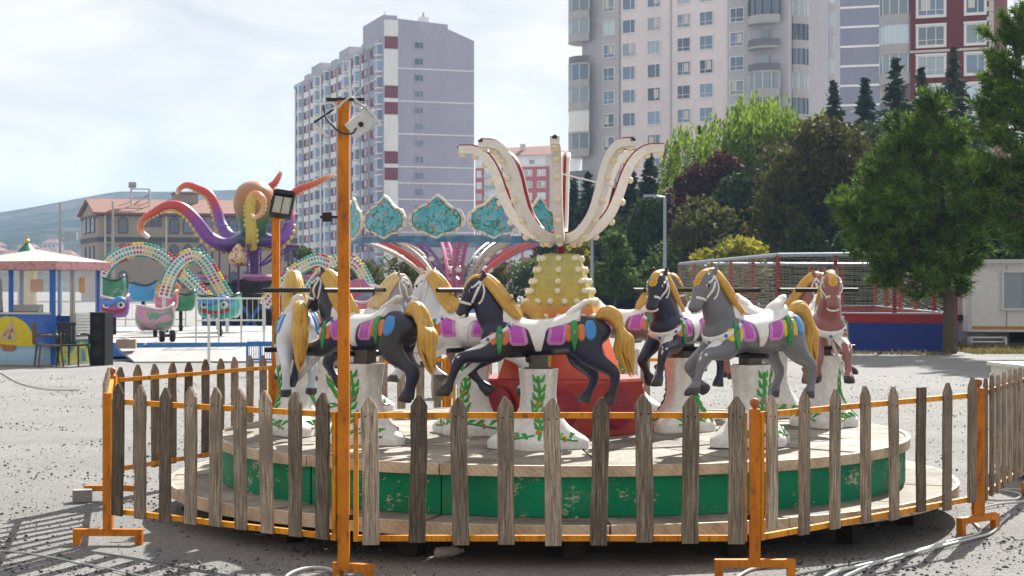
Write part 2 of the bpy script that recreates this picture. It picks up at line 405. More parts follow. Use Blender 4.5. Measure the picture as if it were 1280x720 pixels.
# centre drum
MB().lathe([(.62, DECK), (.63, DECK + .012), (.63, .93), (.615, .95), (.40, .952)], 8, a0=R(22.5)).build('drum', RED, carousel)
ov = MB()
for k in range(8):
    a = k * A * 2 + R(-4)
    M = Matrix.Translation((.585 * math.cos(a), .585 * math.sin(a), .75)) @ Matrix.Rotation(a, 4, 'Z') @ Matrix.Rotation(R(90), 4, 'Y')
    put('drum_medallion', MB().lathe([(.15, 0), (.15, .018), (.13, .028), (.02, .03)], 20, M=M).mesh('drum_medallion', redpaint('medallion_red', (.25, .012, .03)), 40), carousel)
def cone_mat():
    m, n, l, b = new_mat('cone_airbrush'); tc = n.new('ShaderNodeTexCoord'); sx = n.new('ShaderNodeSeparateXYZ'); l.new(tc.outputs['Object'], sx.inputs[0])
    mr = n.new('ShaderNodeMapRange'); mr.inputs['From Min'].default_value = .95; mr.inputs['From Max'].default_value = 1.85; l.new(sx.outputs['Z'], mr.inputs['Value'])
    v, _ = vec_node(n, l, rnd=False); ad = n.new('ShaderNodeMath'); ad.operation = 'MULTIPLY_ADD'; ad.inputs[1].default_value = .06
    l.new(noise(n, l, v, 7, 4), ad.inputs[0]); l.new(mr.outputs[0], ad.inputs[2])
    c = ramp(n, l, ad.outputs[0], [(.1, (.52, .035, .012)), (.42, (.62, .10, .02)), (.56, (.62, .17, .02)), (.63, (.50, .33, .035)), (.85, (.44, .38, .085)), (1, (.42, .38, .11))])
    mp = n.new('ShaderNodeMapping'); mp.inputs['Scale'].default_value = (8, 8, .8); l.new(v, mp.inputs['Vector'])
    c = mixc(n, l, ramp(n, l, noise(n, l, mp.outputs[0], 3, 5), [(.45, (0, 0, 0)), (.75, (.45, .45, .45))]), c, (.20, .17, .05))
    l.new(c, b.inputs['Base Color']); b.inputs['Roughness'].default_value = .4; b.inputs['Coat Weight'].default_value = .2; return m
CH = lambda z: .13 + (1.84 - z) * .318                     # half width of the four-sided cone by height
CONE_R = R(-8)
MB().lathe([(CH(.953) * 1.4142, .953), (CH(1.835) * 1.4142, 1.835), (.16, 1.848), (.12, 1.85)], 4, a0=R(45) + CONE_R).build('cone', cone_mat(), carousel)
blb = MB().lathe([(.024, 0), (.025, .011), (.019, .021), (.007, .026)], 10).mesh('bulb', BULB, 50)
tilt = math.atan2(.318, 1)
for f in range(4):
    a = f * R(90) + CONE_R
    for z, us in ((1.812, (-.82, 0, .82)), (1.73, (-.86, 0, .86)), (1.645, (-.88, 0, .88)), (1.575, (-.9, 0, .9)), (1.50, (-.93, -.6, -.22, .22, .6, .93)), (1.39, (-.93, -.65, -.3, .05, .4, .7, .95)), (1.25, (-.9, -.45, 0, .45, .9))):
        for uu in us:
            p = Vector((CH(z) * math.cos(a) - uu * CH(z) * math.sin(a), CH(z) * math.sin(a) + uu * CH(z) * math.cos(a), z))
            put('bulb', blb, carousel, p, (0, R(90) - tilt, a))
MB().tube([(0, 0, 1.84), (0, 0, 2.02)], .028, 14).build('mast', TRIMRED, carousel, 40)
MB().lathe([(.05, 1.93), (.06, 1.94), (.06, 1.985), (.04, 2.0)], 16).build('hub', TRIMRED, carousel, 40)
# eight S-shaped light arms
ARM = smooth_path([(.05, 1.965), (.15, 1.972), (.26, 2.03), (.36, 2.14), (.425, 2.28), (.482, 2.44), (.55, 2.555), (.64, 2.615), (.755, 2.622)], 4)
def arm_mesh(w, d0, d1):
    """ribbon box: tangential width w, in-plane offset d0..d1 from the path (positive = inner/upper side)"""
    vs = []; k = len(ARM)
    for i in range(k):
        p = ARM[i]; t = ARM[min(i + 1, k - 1)] - ARM[max(i - 1, 0)]; t = t / np.linalg.norm(t); nn = np.array((-t[1], t[0]))
        s = 1 - .25 * (i / k) ** 3
        for o, y in ((d0, -w), (d1, -w), (d1, w), (d0, w)):
            q = p + nn * o * s; vs.append((q[0], y, q[1]))
    fs = [(4 * i + j, 4 * i + (j + 1) % 4, 4 * i + 4 + (j + 1) % 4, 4 * i + 4 + j) for i in range(k - 1) for j in range(4)]
    fs += [(0, 3, 2, 1), (4 * k - 4, 4 * k - 3, 4 * k - 2, 4 * k - 1)]
    return MB().add(vs, fs)
am = arm_mesh(.034, -.036, .034).mesh('light_arm', CREAM, 35)
tm = arm_mesh(.010, .0345, .047).mesh('arm_trim', TRIMRED, 35)
capm = MB().box((0, 0, 0), (.008, .036, .016)).mesh('arm_end_cap', mat('black_plastic', (.02, .02, .02), .5))
blb2 = MB().lathe([(.024, 0), (.026, .010), (.021, .024), (.009, .031)], 10).mesh('arm_bulb', BULB, 50)
for k in range(8):
    a = R(-95 + 45 * k)
    o = put('light_arm', am, carousel, (0, 0, 0), (0, 0, a))
    put('arm_trim', tm, o)
    put('arm_end_cap', capm, o, (.762, 0, 2.640), (0, R(-4), 0))
    n_ = len(ARM)
    for i in range(3, n_ - 1, 4):
        p = ARM[i]; t = ARM[min(i + 1, n_ - 1)] - ARM[i - 1]; t = t / np.linalg.norm(t)
        q = p - np.array((-t[1], t[0])) * .036 * (1 - .25 * (i / n_) ** 3)
        ang = math.atan2(t[1], t[0])                       # bulb axis = outward normal
        put('arm_bulb', blb2, o, (q[0], 0, q[1]), (0, R(180) - ang, 0))
put('ring_wire', MB().tube([(.56 * math.cos(R(-50)), .56 * math.sin(R(-50)), 2.32), (.0, -.02, 2.44), (-.05, .02, 2.44)], .006, 5).mesh('stay_wire', mat('white_wire', (.7, .7, .7), .5)), carousel)

# ---------------------------------------------------------------- picket fence
def wood_mat():
    m, n, l, b = new_mat('weathered_picket'); v, rv = vec_node(n, l)
    mp = n.new('ShaderNodeMapping'); mp.inputs['Scale'].default_value = (46, 46, 2.2); l.new(v, mp.inputs['Vector'])
    g = noise(n, l, mp.outputs[0], 2.4, 9, .75, .6)
    c = ramp(n, l, g, [(.34, (.045, .032, .022)), (.46, (.175, .135, .096)), (.56, (.31, .25, .19)), (.70, (.50, .43, .35))])
    c = mixc(n, l, ramp(n, l, noise(n, l, v, 3.1, 6, .6, .4), [(.42, (0, 0, 0)), (.7, (.8, .8, .8))]), c, (.14, .115, .09))
    c = mixc(n, l, ramp(n, l, noise(n, l, v, 8, 6, .75), [(.66, (0, 0, 0)), (.74, (.55, .55, .55))]), c, (.50, .47, .43))
    hs = n.new('ShaderNodeHueSaturation'); mr = n.new('ShaderNodeMapRange'); mr.inputs['To Min'].default_value = .45; mr.inputs['To Max'].default_value = 1.65
    l.new(rv, mr.inputs['Value']); l.new(mr.outputs[0], hs.inputs['Value']); l.new(c, hs.inputs['Color'])
    l.new(hs.outputs[0], b.inputs['Base Color']); b.inputs['Roughness'].default_value = .9; b.inputs['Specular IOR Level'].default_value = .1
    bump_node(n, l, b, g, .7, .006); return m
WOOD = wood_mat()
def orange_mat(name, lo, hi):
    m, n, l, b = new_mat(name); v, _ = vec_node(n, l)
    c = ramp(n, l, noise(n, l, v, 4, 5), [(.3, lo), (.7, hi)])
    mp = n.new('ShaderNodeMapping'); mp.inputs['Scale'].default_value = (3, 3, .7); l.new(v, mp.inputs['Vector'])
    c = mixc(n, l, ramp(n, l, noise(n, l, mp.outputs[0], 9, 9, .75), [(.52, (0, 0, 0)), (.64, (.85, .85, .85))]), c, (.17, .055, .018))
    l.new(c, b.inputs['Base Color']); b.inputs['Roughness'].default_value = .5; b.inputs['Specular IOR Level'].default_value = .2; bump_node(n, l, b, noise(n, l, v, 40, 5), .25, .004); return m
RAILP = orange_mat('rusty_amber_paint', (.52, .175, .006), (.74, .30, .010)); ORANGE = orange_mat('rusty_orange_paint', (.43, .125, .007), (.62, .205, .011))
NAIL = mat('nail_head', (.05, .04, .035), .6, .6)
TOPR, BOTR = .90, .225
def picket_mesh(seed, flat=False, broken=False):
    r = random.Random(seed); w = .046; z0, z1 = -.035, .715 if not flat else .74
    L, Rr = [], []
    zs = [0, .06, .2, .33, .47, .6, z1]
    dx = 0
    for z in zs:
        dx += r.uniform(-.0035, .0035)
        L.append((-w + dx + r.uniform(-.002, .002), z0 if z == 0 else z)); Rr.append((w + dx + r.uniform(-.002, .002), z0 if z == 0 else z))
    tip = r.uniform(-.006, .006)
    if broken: L[0] = (L[0][0], .05); Rr[0] = (Rr[0][0], .035)
    top = [] if flat else [(Rr[-1][0] - .016, z1 + .028), (tip + .006 + dx, z1 + .062), (tip - .008 + dx, z1 + .062), (L[-1][0] + .016, z1 + .028)]
    poly = Rr + top + L[::-1]
    M = Matrix.Rotation(R(90), 4, 'X')
    mb = MB(); mb.prism(poly, -.011, .011, M)
    me = mb.mesh('picket', WOOD)
    bm = bmesh.new(); bm.from_mesh(me)
    bmesh.ops.bevel(bm, geom=[e for e in bm.edges if e.calc_length() > .015 and abs(e.verts[0].co.y - e.verts[1].co.y) < 1e-5], offset=.0022, segments=1, affect='EDGES')
    bm.to_mesh(me); bm.free(); return me
PICK = [picket_mesh(s) for s in range(7)]; PICK_FLAT = picket_mesh(50, True); PICK_BROKEN = picket_mesh(51, broken=True)
nail_me = MB().ball((0, 0, 0), .0055, 6, 4, (1, .5, 1)).mesh('nail', NAIL)
rf = random.Random(21)
def fence_panel(p0, p1, n, label, side, special={}, ends=(.03, .03), zoff=0, pk=None):
    """frame from p0 to p1 with n pickets on the side given by sign"""
    a, b = Vector((*p0, 0)), Vector((*p1, 0)); L = (b - a).length; rz = math.atan2(b.y - a.y, b.x - a.x)
    t = thing('picket_fence_panel', label, 'fence', (a.x, a.y, zoff), rz, 'picket fence panels round the carousel')
    MB().bar((ends[0], 0, TOPR), (L - ends[1], 0, TOPR), .026, .032).build('rail', RAILP, t)
    MB().bar((ends[0], 0, BOTR), (L - ends[1], 0, BOTR), .026, .032).build('rail', RAILP, t)
    for x in (ends[0] - .013, L - ends[1] + .013):
        MB().box((x, 0, (TOPR + BOTR) / 2), (.026, .030, TOPR - BOTR + .034)).build('end_bar', RAILP, t)
    # coupling pins to the neighbouring posts
    MB().box((-.0, 0, .34), (.05, .014, .03)).build('hinge', RUST, t); MB().box((L, 0, .34), (.05, .014, .03)).build('hinge', RUST, t)
    xs = pk or [.085 + (L - .17) * k / (n - 1) for k in range(n)]
    for k, x in enumerate(xs):
        me = special.get(k, PICK[rf.randrange(7)]); fl = rf.random() < .5 and me not in (PICK_BROKEN,)
        o = put('picket', me, t, (x + rf.uniform(-.006, .006), side * .0245, BOTR + rf.uniform(-.006, .02)), (0, R(rf.uniform(-1.1, 1.1)), R(180) if fl else 0))
        for dx in (-.02, .022):
            s = -1 if fl else 1
            put('nail', nail_me, o, (s * dx, s * side * .0115, TOPR - BOTR + rf.uniform(-.006, .006) - .01))
    return t
def post_mesh(h, w=.055):
    return MB().box((0, 0, h / 2 + .04), (w, w, h - .08))
def fence_post(p, label, h=.93, foot_dir=0, foot=.44, finial=True, blk=None, w=.055):
    t = thing('fence_post', label, 'fence post', (p[0], p[1], 0), 0, 'orange fence posts round the carousel')
    MB().box((0, 0, h / 2 + .055), (w, w, h - .11)).build('post', ORANGE, t)
    f = MB(); M = Matrix.Rotation(foot_dir, 4, 'Z')
    f.box((0, 0, .088), (foot, .045, .042), M)
    for s in (-1, 1): f.box((s * (foot / 2 - .022), 0, .031), (.044, .044, .075), M)
    f.build('foot', ORANGE, t)
    if finial:
        MB().lathe([(.012, h - .002), (.012, h + .012)], 8).ball((0, 0, h + .034), .028, 12, 8).build('ball_finial', mat('finial_rust', (.36, .11, .03), .55, col2=(.15, .05, .02), scale=14), t, 50)
    if blk: MB().box(blk, (.14, .11, .09), rz=.3).build('concrete_block', mat('concrete', (.3, .29, .28), .9, bump=.5), t)
    return t
FPT = {'pole': (-.925, 9.28), 'r0': (1.335, 9.28), 'r1': (3.06, 11.08), 'l1': (-2.50, 10.45), 'l2': (-3.02, 12.75), 'l3': (-2.10, 14.92), 'b1': (-.62, 16.45), 'b2': (1.68, 16.45), 'r2': (4.02, 13.1), 'b3': (-.5, 16.45)}
def seg2(a, b, g0=.035, g1=.035):
    a, b = Vector(a), Vector(b); d = (b - a).normalized(); return tuple(a + d * g0), tuple(b - d * g1)
fence_panel(*seg2(FPT['pole'], FPT['r0'], .05, .04), 9, 'picket fence panel in front of the black horse, between lamp pole and ball-topped post', -1, pk=[.10 + .2505 * k for k in range(9)])
fence_panel(*seg2(FPT['l1'], FPT['pole'], .03, .045), 9, 'picket fence panel from the tall lamp pole to the post on a wide foot', -1)
fence_panel(*seg2(FPT['r0'], FPT['r1'], .04, .04), 8, 'picket fence panel with one flat-topped picket and one broken short picket', -1, {5: PICK_FLAT, 0: PICK_BROKEN})
fence_panel(*seg2(FPT['l2'], FPT['l1'], .04, .03), 9, 'side panel of the picket fence casting striped shadow on open gravel', -1)
fence_panel(*seg2(FPT['l3'], FPT['l2'], .05, .04), 10, 'picket fence panel behind the platform, facing the ticket booth', -1)
fence_panel(*seg2(FPT['b1'], FPT['l3'], .04, .05), 9, 'picket fence panel at the back beside the floodlight pole', -1)
fence_panel(*seg2(FPT['b2'], FPT['b1'], .04, .04), 9, 'picket fence panel at the back behind the red drum', -1)
fence_panel(*seg2(FPT['r1'], FPT['r2'], .04, .04), 9, 'side panel of the picket fence standing against the white metal crate', -1)
fence_post(FPT['r0'], 'orange fence post with ball top in front of the grey horse', .935, 0, .44, True, w=.055)
fence_post(FPT['r1'], 'orange fence post with rusty ball top beside the ground cables', .945, R(40), .42, True, w=.07)
fence_post(FPT['l1'], 'plain orange fence post without ball on wide gravel-set foot', .95, R(-2), .43, False, w=.055)
fence_post(FPT['l2'], 'orange fence post with ball top and concrete block at its foot', .94, R(0), .42, True, (-.2, -.1, .045), w=.065)
fence_post(FPT['b1'], 'orange fence post with ball top at the back of the enclosure', .93, 0, .4, True)
fence_post(FPT['b2'], 'orange fence post with ball top at the open back corner', .93, 0, .4, True)
fence_post(FPT['r2'], 'orange fence post with ball top behind the white crate', .93, R(60), .4, True)

# ---------------------------------------------------------------- lamp poles
WHITE = mat('white_plastic', (.62, .62, .60), .45)
DARKP = mat('lamp_black', (.016, .016, .016), .5)
def pole_front():
    x, y = FPT['pole']; t = thing('lamp_pole', 'tall orange lamp pole with white lamp box and loose wires on top', 'lamp pole', (x, y, 0))
    MB().box((0, 0, 1.345), (.062, .062, 2.57)).build('pole', ORANGE, t)
    f = MB(); M = Matrix.Rotation(R(-22), 4, 'Z'); f.box((.06, 0, .07), (.24, .045, .042), M)
    f.box((-.035, 0, .025), (.044, .044, .05), M); f.box((.15, 0, .025), (.044, .044, .05), M); f.build('foot', ORANGE, t)
    MB().box((.01, 0, 2.636), (.21, .07, .012)).build('top_plate', RUST, t)
    M = Matrix.Translation((.095, -.03, 2.50)) @ Matrix.Rotation(R(-38), 4, 'Y') @ Matrix.Rotation(R(14), 4, 'X')
    o = MB().box((0, 0, 0), (.145, .06, .10), M).build('lamp_box', WHITE, t)
    MB().box((.085, 0, -.005), (.014, .075, .14), M).build('lamp_flange', WHITE, o)
    MB().tube([M @ Vector((0, -.032, 0)), M @ Vector((0, -.042, 0))], .014, 10).build('cable_gland', DARKP, o)
    MB().bar((.06, 0, 2.63), (.13, -.02, 2.53), .02).build('bracket', WHITE, t)
    MB().bar((.165, -.04, 2.58), (.155, -.05, 2.50), .012).build('bracket', WHITE, t)
    MB().bar((-.165, 0, 2.50), (-.085, .0, 2.43), .016).build('bracket', WHITE, t)
    MB().bar((-.165, .01, 2.51), (-.06, .03, 2.585), .022, .01).build('bracket', RUST, t)
    wm = mat('cable_white', (.6, .6, .58), .5); wd = mat('cable_dark', (.05, .05, .05), .5)
    MB().tube(smooth_path([(-.11, -.02, 2.60), (-.09, -.045, 2.53), (-.02, -.05, 2.455), (.05, -.055, 2.445), (.075, -.06, 2.475)], 5), .0055, 6).build('cable', wd, t)
    MB().tube(smooth_path([(-.12, -.02, 2.605), (-.06, -.03, 2.615), (-.03, -.03, 2.59), (.0, -.03, 2.62), (.05, -.03, 2.645), (.10, -.03, 2.60)], 5), .007, 6).build('cable', wm, t)
    MB().tube([(.045, -.02, 2.64), (.035, -.02, 2.74), (.015, -.02, 2.84)], .0045, 5).build('wire', wm, t)
    MB().tube([(.045, -.02, 2.64), (.10, .02, 2.71), (.18, .06, 2.76)], .003, 5).build('wire', wm, t)
    MB().tube(smooth_path([(.06, -.03, 2.63), (.11, -.04, 2.60), (.13, -.05, 2.57), (.09, -.05, 2.585), (.07, -.04, 2.60)], 4), .005, 5).build('wire', wm, t)
    MB().box((-.09, 0, 1.99), (.05, .05, .05)).build('socket', DARKP, t)
    MB().bar((-.13, 0, 1.99), (.0, 0, 1.99), .014).build('socket_arm', DARKP, t)
pole_front()
def floodlight_pole():
    d = 14.88; x = PXX(345, d); t = thing('lamp_pole', 'orange pole carrying a black square floodlight beside the white horse', 'lamp pole', (x, d, 0))
    top = ZZ(270, d)
    MB().box((0, 0, top / 2 + .02), (.065, .065, top - .04)).build('pole', ORANGE, t)
    MB().box((0, 0, .03), (.4, .05, .05)).build('foot', ORANGE, t)
    M = Matrix.Translation((.065, -.07, top + .10)) @ Matrix.Rotation(R(9), 4, 'Y') @ Matrix.Rotation(R(-20), 4, 'X')
    h = MB().box((0, .02, 0), (.19, .05, .235), M)
    for s in (-1, 1): h.box((s * .086, -.014, 0), (.018, .03, .235), M)
    for s in (-1, 1): h.box((0, -.014, s * .098 + (.018 if s > 0 else 0) - .009), (.155, .03, .04 if s > 0 else .022), M)
    o = h.build('floodlight', DARKP, t)
    MB().box((0, -.009, -.012), (.15, .006, .155), M).build('lens', mat('lamp_lens', (.42, .42, .36), .15, .3), o)
    MB().box((0, -.0135, -.012), (.012, .004, .15), M).build('lens_bar', mat('lens_dark', (.10, .10, .09), .3), o)
    MB().bar((-.03, 0, top - .02), (-.03, -.05, top + .14), .016).build('bracket', DARKP, t)
    MB().bar((.03, 0, top - .02), (.09, -.02, top + .10), .02).build('bracket', DARKP, t)
floodlight_pole()
# ---------------------------------------------------------------- carousel horses
def zw(z): return z if z < .88 else .88 + (z - .88) * .84        # short neck, head carried low
def horse_body():
    mb = MB()
    def loft(pts, n=4, sides=14):
        """pts: (x, y, z, in-plane radius, sideways radius)"""
        q = smooth_path(pts, n)
        mb.tube([p[:3] for p in q], [max(.004, p[3]) for p in q], sides, True, [max(.004, p[4]) for p in q], up=(0, 1, 0))
    # trunk
    loft([(-.475, 0, .745, .03, .03), (-.445, 0, .76, .085, .085), (-.37, 0, .765, .125, .125), (-.26, 0, .765, .132, .138), (-.10, 0, .745, .122, .128), (.06, 0, .735, .122, .124),
          (.20, 0, .745, .140, .132), (.30, 0, .765, .125, .122), (.365, 0, .785, .075, .085), (.385, 0, .79, .03, .04)])
    # neck and head
    loft([(.20, 0, .78, .13, .10), (.29, 0, .88, .125, .092), (.335, 0, .97, .105, .078), (.362, 0, 1.05, .085, .064), (.385, 0, 1.12, .068, .056), (.40, 0, 1.17, .045, .045)])
    loft([(.375, 0, 1.185, .02, .025), (.395, 0, 1.165, .062, .058), (.425, 0, 1.115, .074, .069), (.455, 0, 1.055, .064, .060), (.485, 0, .99, .051, .046), (.505, 0, .945, .047, .045), (.52, 0, .905, .042, .045), (.527, 0, .885, .015, .02)])
    for s in (-1, 1):
        mb.ball((.405, s * .036, 1.075), .058, 12, 8, (1, .75, 1.1))
        mb.ball((.448, s * .047, 1.108), .022, 10, 6)                      # brow
        mb.ball((.528, s * .026, .925), .018, 8, 6)                        # nostril wing
        loft([(.372, s * .038, 1.18, .024, .018), (.368, s * .043, 1.225, .022, .014), (.372, s * .05, 1.262, .008, .006)], 3, 8)
    mb.ball((.50, 0, .90), .036, 10, 6, (1, 1, .7))
    # fore legs: the left one reaches out, the right one is folded
    loft([(.24, .075, .72, .095, .06), (.30, .088, .645, .072, .055), (.40, .095, .625, .050, .045), (.50, .098, .615, .042, .040), (.535, .098, .585, .042, .038), (.565, .098, .52, .030, .029), (.59, .098, .45, .027, .026), (.60, .098, .425, .032, .03)])
    loft([(.585, .098, .425, .030, .030), (.612, .098, .405, .040, .036), (.645, .098, .365, .050, .043), (.648, .098, .357, .044, .038)], 3)
    loft([(.24, -.075, .72, .095, .06), (.31, -.088, .64, .070, .055), (.39, -.095, .585, .050, .045), (.45, -.098, .545, .043, .040), (.465, -.098, .52, .040, .037), (.43, -.098, .475, .030, .029), (.39, -.098, .435, .027, .026), (.378, -.098, .42, .031, .03)])
    loft([(.392, -.098, .428, .030, .028), (.365, -.098, .405, .040, .036), (.325, -.098, .372, .048, .042), (.318, -.098, .366, .04, .036)], 3)
    # hind legs
    loft([(-.31, .07, .77, .115, .065), (-.325, .085, .68, .112, .068), (-.37, .09, .61, .080, .060), (-.445, .092, .555, .052, .045), (-.50, .092, .515, .043, .036), (-.512, .092, .46, .034, .03), (-.497, .092, .39, .029, .027), (-.487, .092, .36, .033, .031)])
    loft([(-.492, .092, .372, .03, .03), (-.478, .092, .345, .042, .038), (-.462, .092, .305, .052, .045), (-.46, .092, .298, .045, .04)], 3)
    loft([(-.29, -.07, .77, .115, .065), (-.275, -.085, .68, .108, .068), (-.28, -.09, .60, .076, .058), (-.335, -.092, .535, .050, .044), (-.375, -.092, .49, .042, .036), (-.375, -.092, .44, .033, .03), (-.352, -.092, .39, .029, .027), (-.342, -.092, .36, .033, .031)])
    loft([(-.348, -.092, .37, .03, .03), (-.33, -.092, .345, .042, .038), (-.31, -.092, .308, .052, .045), (-.308, -.092, .30, .045, .04)], 3)
    o = mb.build('horse_body_raw', None)
    md = o.modifiers.new('r', 'REMESH'); md.mode = 'VOXEL'; md.voxel_size = .0105
    sm = o.modifiers.new('s', 'SMOOTH'); sm.factor = .5; sm.iterations = 5
    dg = bpy.context.evaluated_depsgraph_get(); me = bpy.data.meshes.new_from_object(o.evaluated_get(dg))
    bpy.data.objects.remove(o); me.name = 'body'; me.shade_smooth()
    for v in me.vertices: v.co.z = zw(v.co.z)
    hoof = me.attributes.new('hoof', 'FLOAT', 'POINT'); muz = me.attributes.new('muzzle', 'FLOAT', 'POINT')
    n = len(me.vertices); co = np.empty(n * 3, np.float32); me.vertices.foreach_get('co', co); co = co.reshape(-1, 3)
    x, y, z = co.T; h = np.zeros(n, np.float32)
    h[(x > .585) & (z < .41)] = 1; h[(x > .28) & (x < .40) & (z < .412) & (y < 0)] = 1; h[(x < -.28) & (z < .345)] = 1
    hoof.data.foreach_set('value', h); m2 = np.clip((.945 - z) / .05, 0, 1) * (x > .44); m2[z < .8] = 0
    muz.data.foreach_set('value', m2.astype(np.float32))
    return me
BODY = horse_body()
BVH = BVHTree.FromPolygons([v.co.copy() for v in BODY.vertices], [tuple(p.vertices) for p in BODY.polygons])
AXZ = .745
def onbody(x, th, off):
    """point on the barrel at station x, angle th (deg) from the top, + = left side"""
    a = R(th); d = Vector((0, math.sin(a), math.cos(a))); o = Vector((x, 0, AXZ))
    h = BVH.ray_cast(o + d * .5, -d, .49)
    p = h[0] if h[0] else o + d * .12
    return p + d * off
def patch_fn(fn, nu, nv, name, m, thick, smooth=50):
    """fn(u,v,off)->point; builds a slightly raised pad whose edges dip into the body"""
    vs = []
    for j in range(nv + 1):
        for i in range(nu + 1):
            e = i in (0, nu) or j in (0, nv)
            vs.append(fn(i / nu, j / nv, -.004 if e else thick))
    w = nu + 1
    fs = [(j * w + i, j * w + i + 1, (j + 1) * w + i + 1, (j + 1) * w + i) for j in range(nv) for i in range(nu)]
    return MB().add(vs, fs).mesh(name, m, smooth)
def shape(kind, v):
    if kind == 'leaf': return max(.02, math.sin(math.pi * min(1, max(0, v))) ** .8 * (1.15 - .4 * v))
    if kind == 'oval': return max(.05, math.sqrt(max(0, 1 - (2 * v - 1) ** 2)))
    if kind == 'diamond': return max(.05, 1 - abs(2 * v - 1))
    return min(1, .55 + 3.0 * min(v, 1 - v))            # cut-corner panel
def pad(xc, hw, t0, t1, kind, side, name, m, thick=.006, nu=8, nv=10, lean=0):
    def fn(u, v, off):
        th = t0 + (t1 - t0) * v; ww = hw * shape(kind, v)
        return onbody(xc + lean * (v - .5) + (2 * u - 1) * ww, side * th, off)
    return patch_fn(fn, nu, nv, name, m, thick)
def gloss(name, c, c2=None): return mat(name, c, .32, 0, col2=c2, scale=4, dirt=.1, coat=.5, amt=(.4, .7))
SADW = gloss('saddle_white', (.72, .72, .70)); MAG = gloss('pad_magenta', (.42, .06, .40)); MAG2 = gloss('pad_magenta_rim', (.56, .20, .54)); GRN = gloss('leaf_green', (.015, .24, .045))
ORG = gloss('patch_orange', (.62, .14, .025)); YEL = gloss('patch_yellow', (.62, .48, .02)); BLU = gloss('oval_blue', (.03, .22, .55)); DOT = gloss('dot_blue', (.02, .14, .42))
GOLD = mat('gold_hair', (.50, .27, .035), .38, 0, col2=(.60, .40, .10), amt=(.4, .65), scale=6, stretch=(1, 1, .6), dirt=.14, coat=.4)
CREAMH = mat('cream_hair', (.60, .45, .22), .4, 0, col2=(.50, .30, .08), amt=(.4, .65), scale=6, dirt=.14, coat=.4)
BLK = mat('grip_black', (.012, .012, .012), .4); STEEL = mat('coupling_steel', (.12, .11, .10), .5, .6, bump=.2)
HM_ = {}
# saddle: seat strip along the back, centre flap down each side, raised cantle
def saddle_mesh():
    mb_v = []; nu, nv = 22, 28
    for j in range(nv + 1):
        th = -140 + 280 * j / nv; a = abs(th)
        for i in range(nu + 1):
            u = 2 * i / nu - 1
            if a < 40: lo, hi = -.285, .245
            elif a < 62: k = (a - 40) / 22; k = k * k * (3 - 2 * k); lo, hi = -.285 + .225 * k, .245 - .165 * k
            else: k = (a - 62) / 78; lo, hi = -.055 + .04 * k, .075 - .06 * k
            x = (lo + hi) / 2 + u * (hi - lo) / 2
            e = i in (0, nu) or j in (0, nv)
            off = -.004 if e else .010
            if not e and a < 42:
                w = math.cos(R(a / 42 * 90)) ** .8
                off += w * (.055 * max(0, (-.10 - x) / .185) ** 1.5 + .012 * max(0, (x - .12) / .12))
            p = onbody(x, th, off)
            if off > .02 and x < -.12: p.x -= (off - .02) * .9
            mb_v.append(p)
    w = nu + 1
    fs = [(j * w + i, j * w + i + 1, (j + 1) * w + i + 1, (j + 1) * w + i) for j in range(nv) for i in range(nu)]
    mb = MB(); mb.add(mb_v, fs)
    q = smooth_path([(-.19, 0, .885, .02, .065), (-.235, 0, .925, .026, .06), (-.28, 0, .955, .022, .05), (-.315, 0, .985, .018, .036), (-.33, 0, .995, .008, .014)], 3)
    mb.tube([p[:3] for p in q], [p[3] for p in q], 12, True, [p[4] for p in q], up=(0, 1, 0))
    return mb.mesh('saddle', SADW, 60)
SADDLE = saddle_mesh()
def chest(phi, el, off):
    c = Vector((.20, 0, .755)); d = Vector((math.cos(R(el)) * math.cos(R(phi)), math.cos(R(el)) * math.sin(R(phi)), math.sin(R(el))))
    h = BVH.ray_cast(c + d * .6, -d, .59); p = h[0] if h[0] else c + d * .15
    return p + d * off
def strap_el(phi): a = min(1, abs(phi) / 105); return -20 + 62 * a ** 1.5
def strap_mesh():
    mb = MB()
    vs = []; nu, nv = 5, 40
    for j in range(nv + 1):
        phi = -106 + 212 * j / nv
        hw = 9.0 + 4.0 * math.exp(-(phi / 16) ** 2)
        for i in range(nu + 1):
            e = i in (0, nu) or j in (0, nv)
            vs.append(chest(phi, strap_el(phi) + (2 * i / nu - 1) * hw, -.004 if e else .008))
    w = nu + 1; mb.add(vs, [(j * w + i, j * w + i + 1, (j + 1) * w + i + 1, (j + 1) * w + i) for j in range(nv) for i in range(nu)])
    vs = []                                               # tab hanging between the fore legs
    for j in range(9):
        hw = 11 * (1 - .06 * j)
        for i in range(6):
            e = i in (0, 5) or j == 8
            vs.append(chest((2 * i / 5 - 1) * hw, -24 - 4.5 * j, -.004 if e else .0085))
    mb.add(vs, [(j * 6 + i, j * 6 + i + 1, j * 6 + 7 + i, j * 6 + 6 + i) for j in range(8) for i in range(5)])
    return mb.mesh('chest_strap', SADW, 60)
STRAP = strap_mesh()
dot_me = MB().ball((0, 0, 0), .0125, 10, 6).mesh('stud', DOT, 60)
DOTS = [chest(p, strap_el(p), .007) for p in (0, 38, -38, 66, -66, 92, -92)]
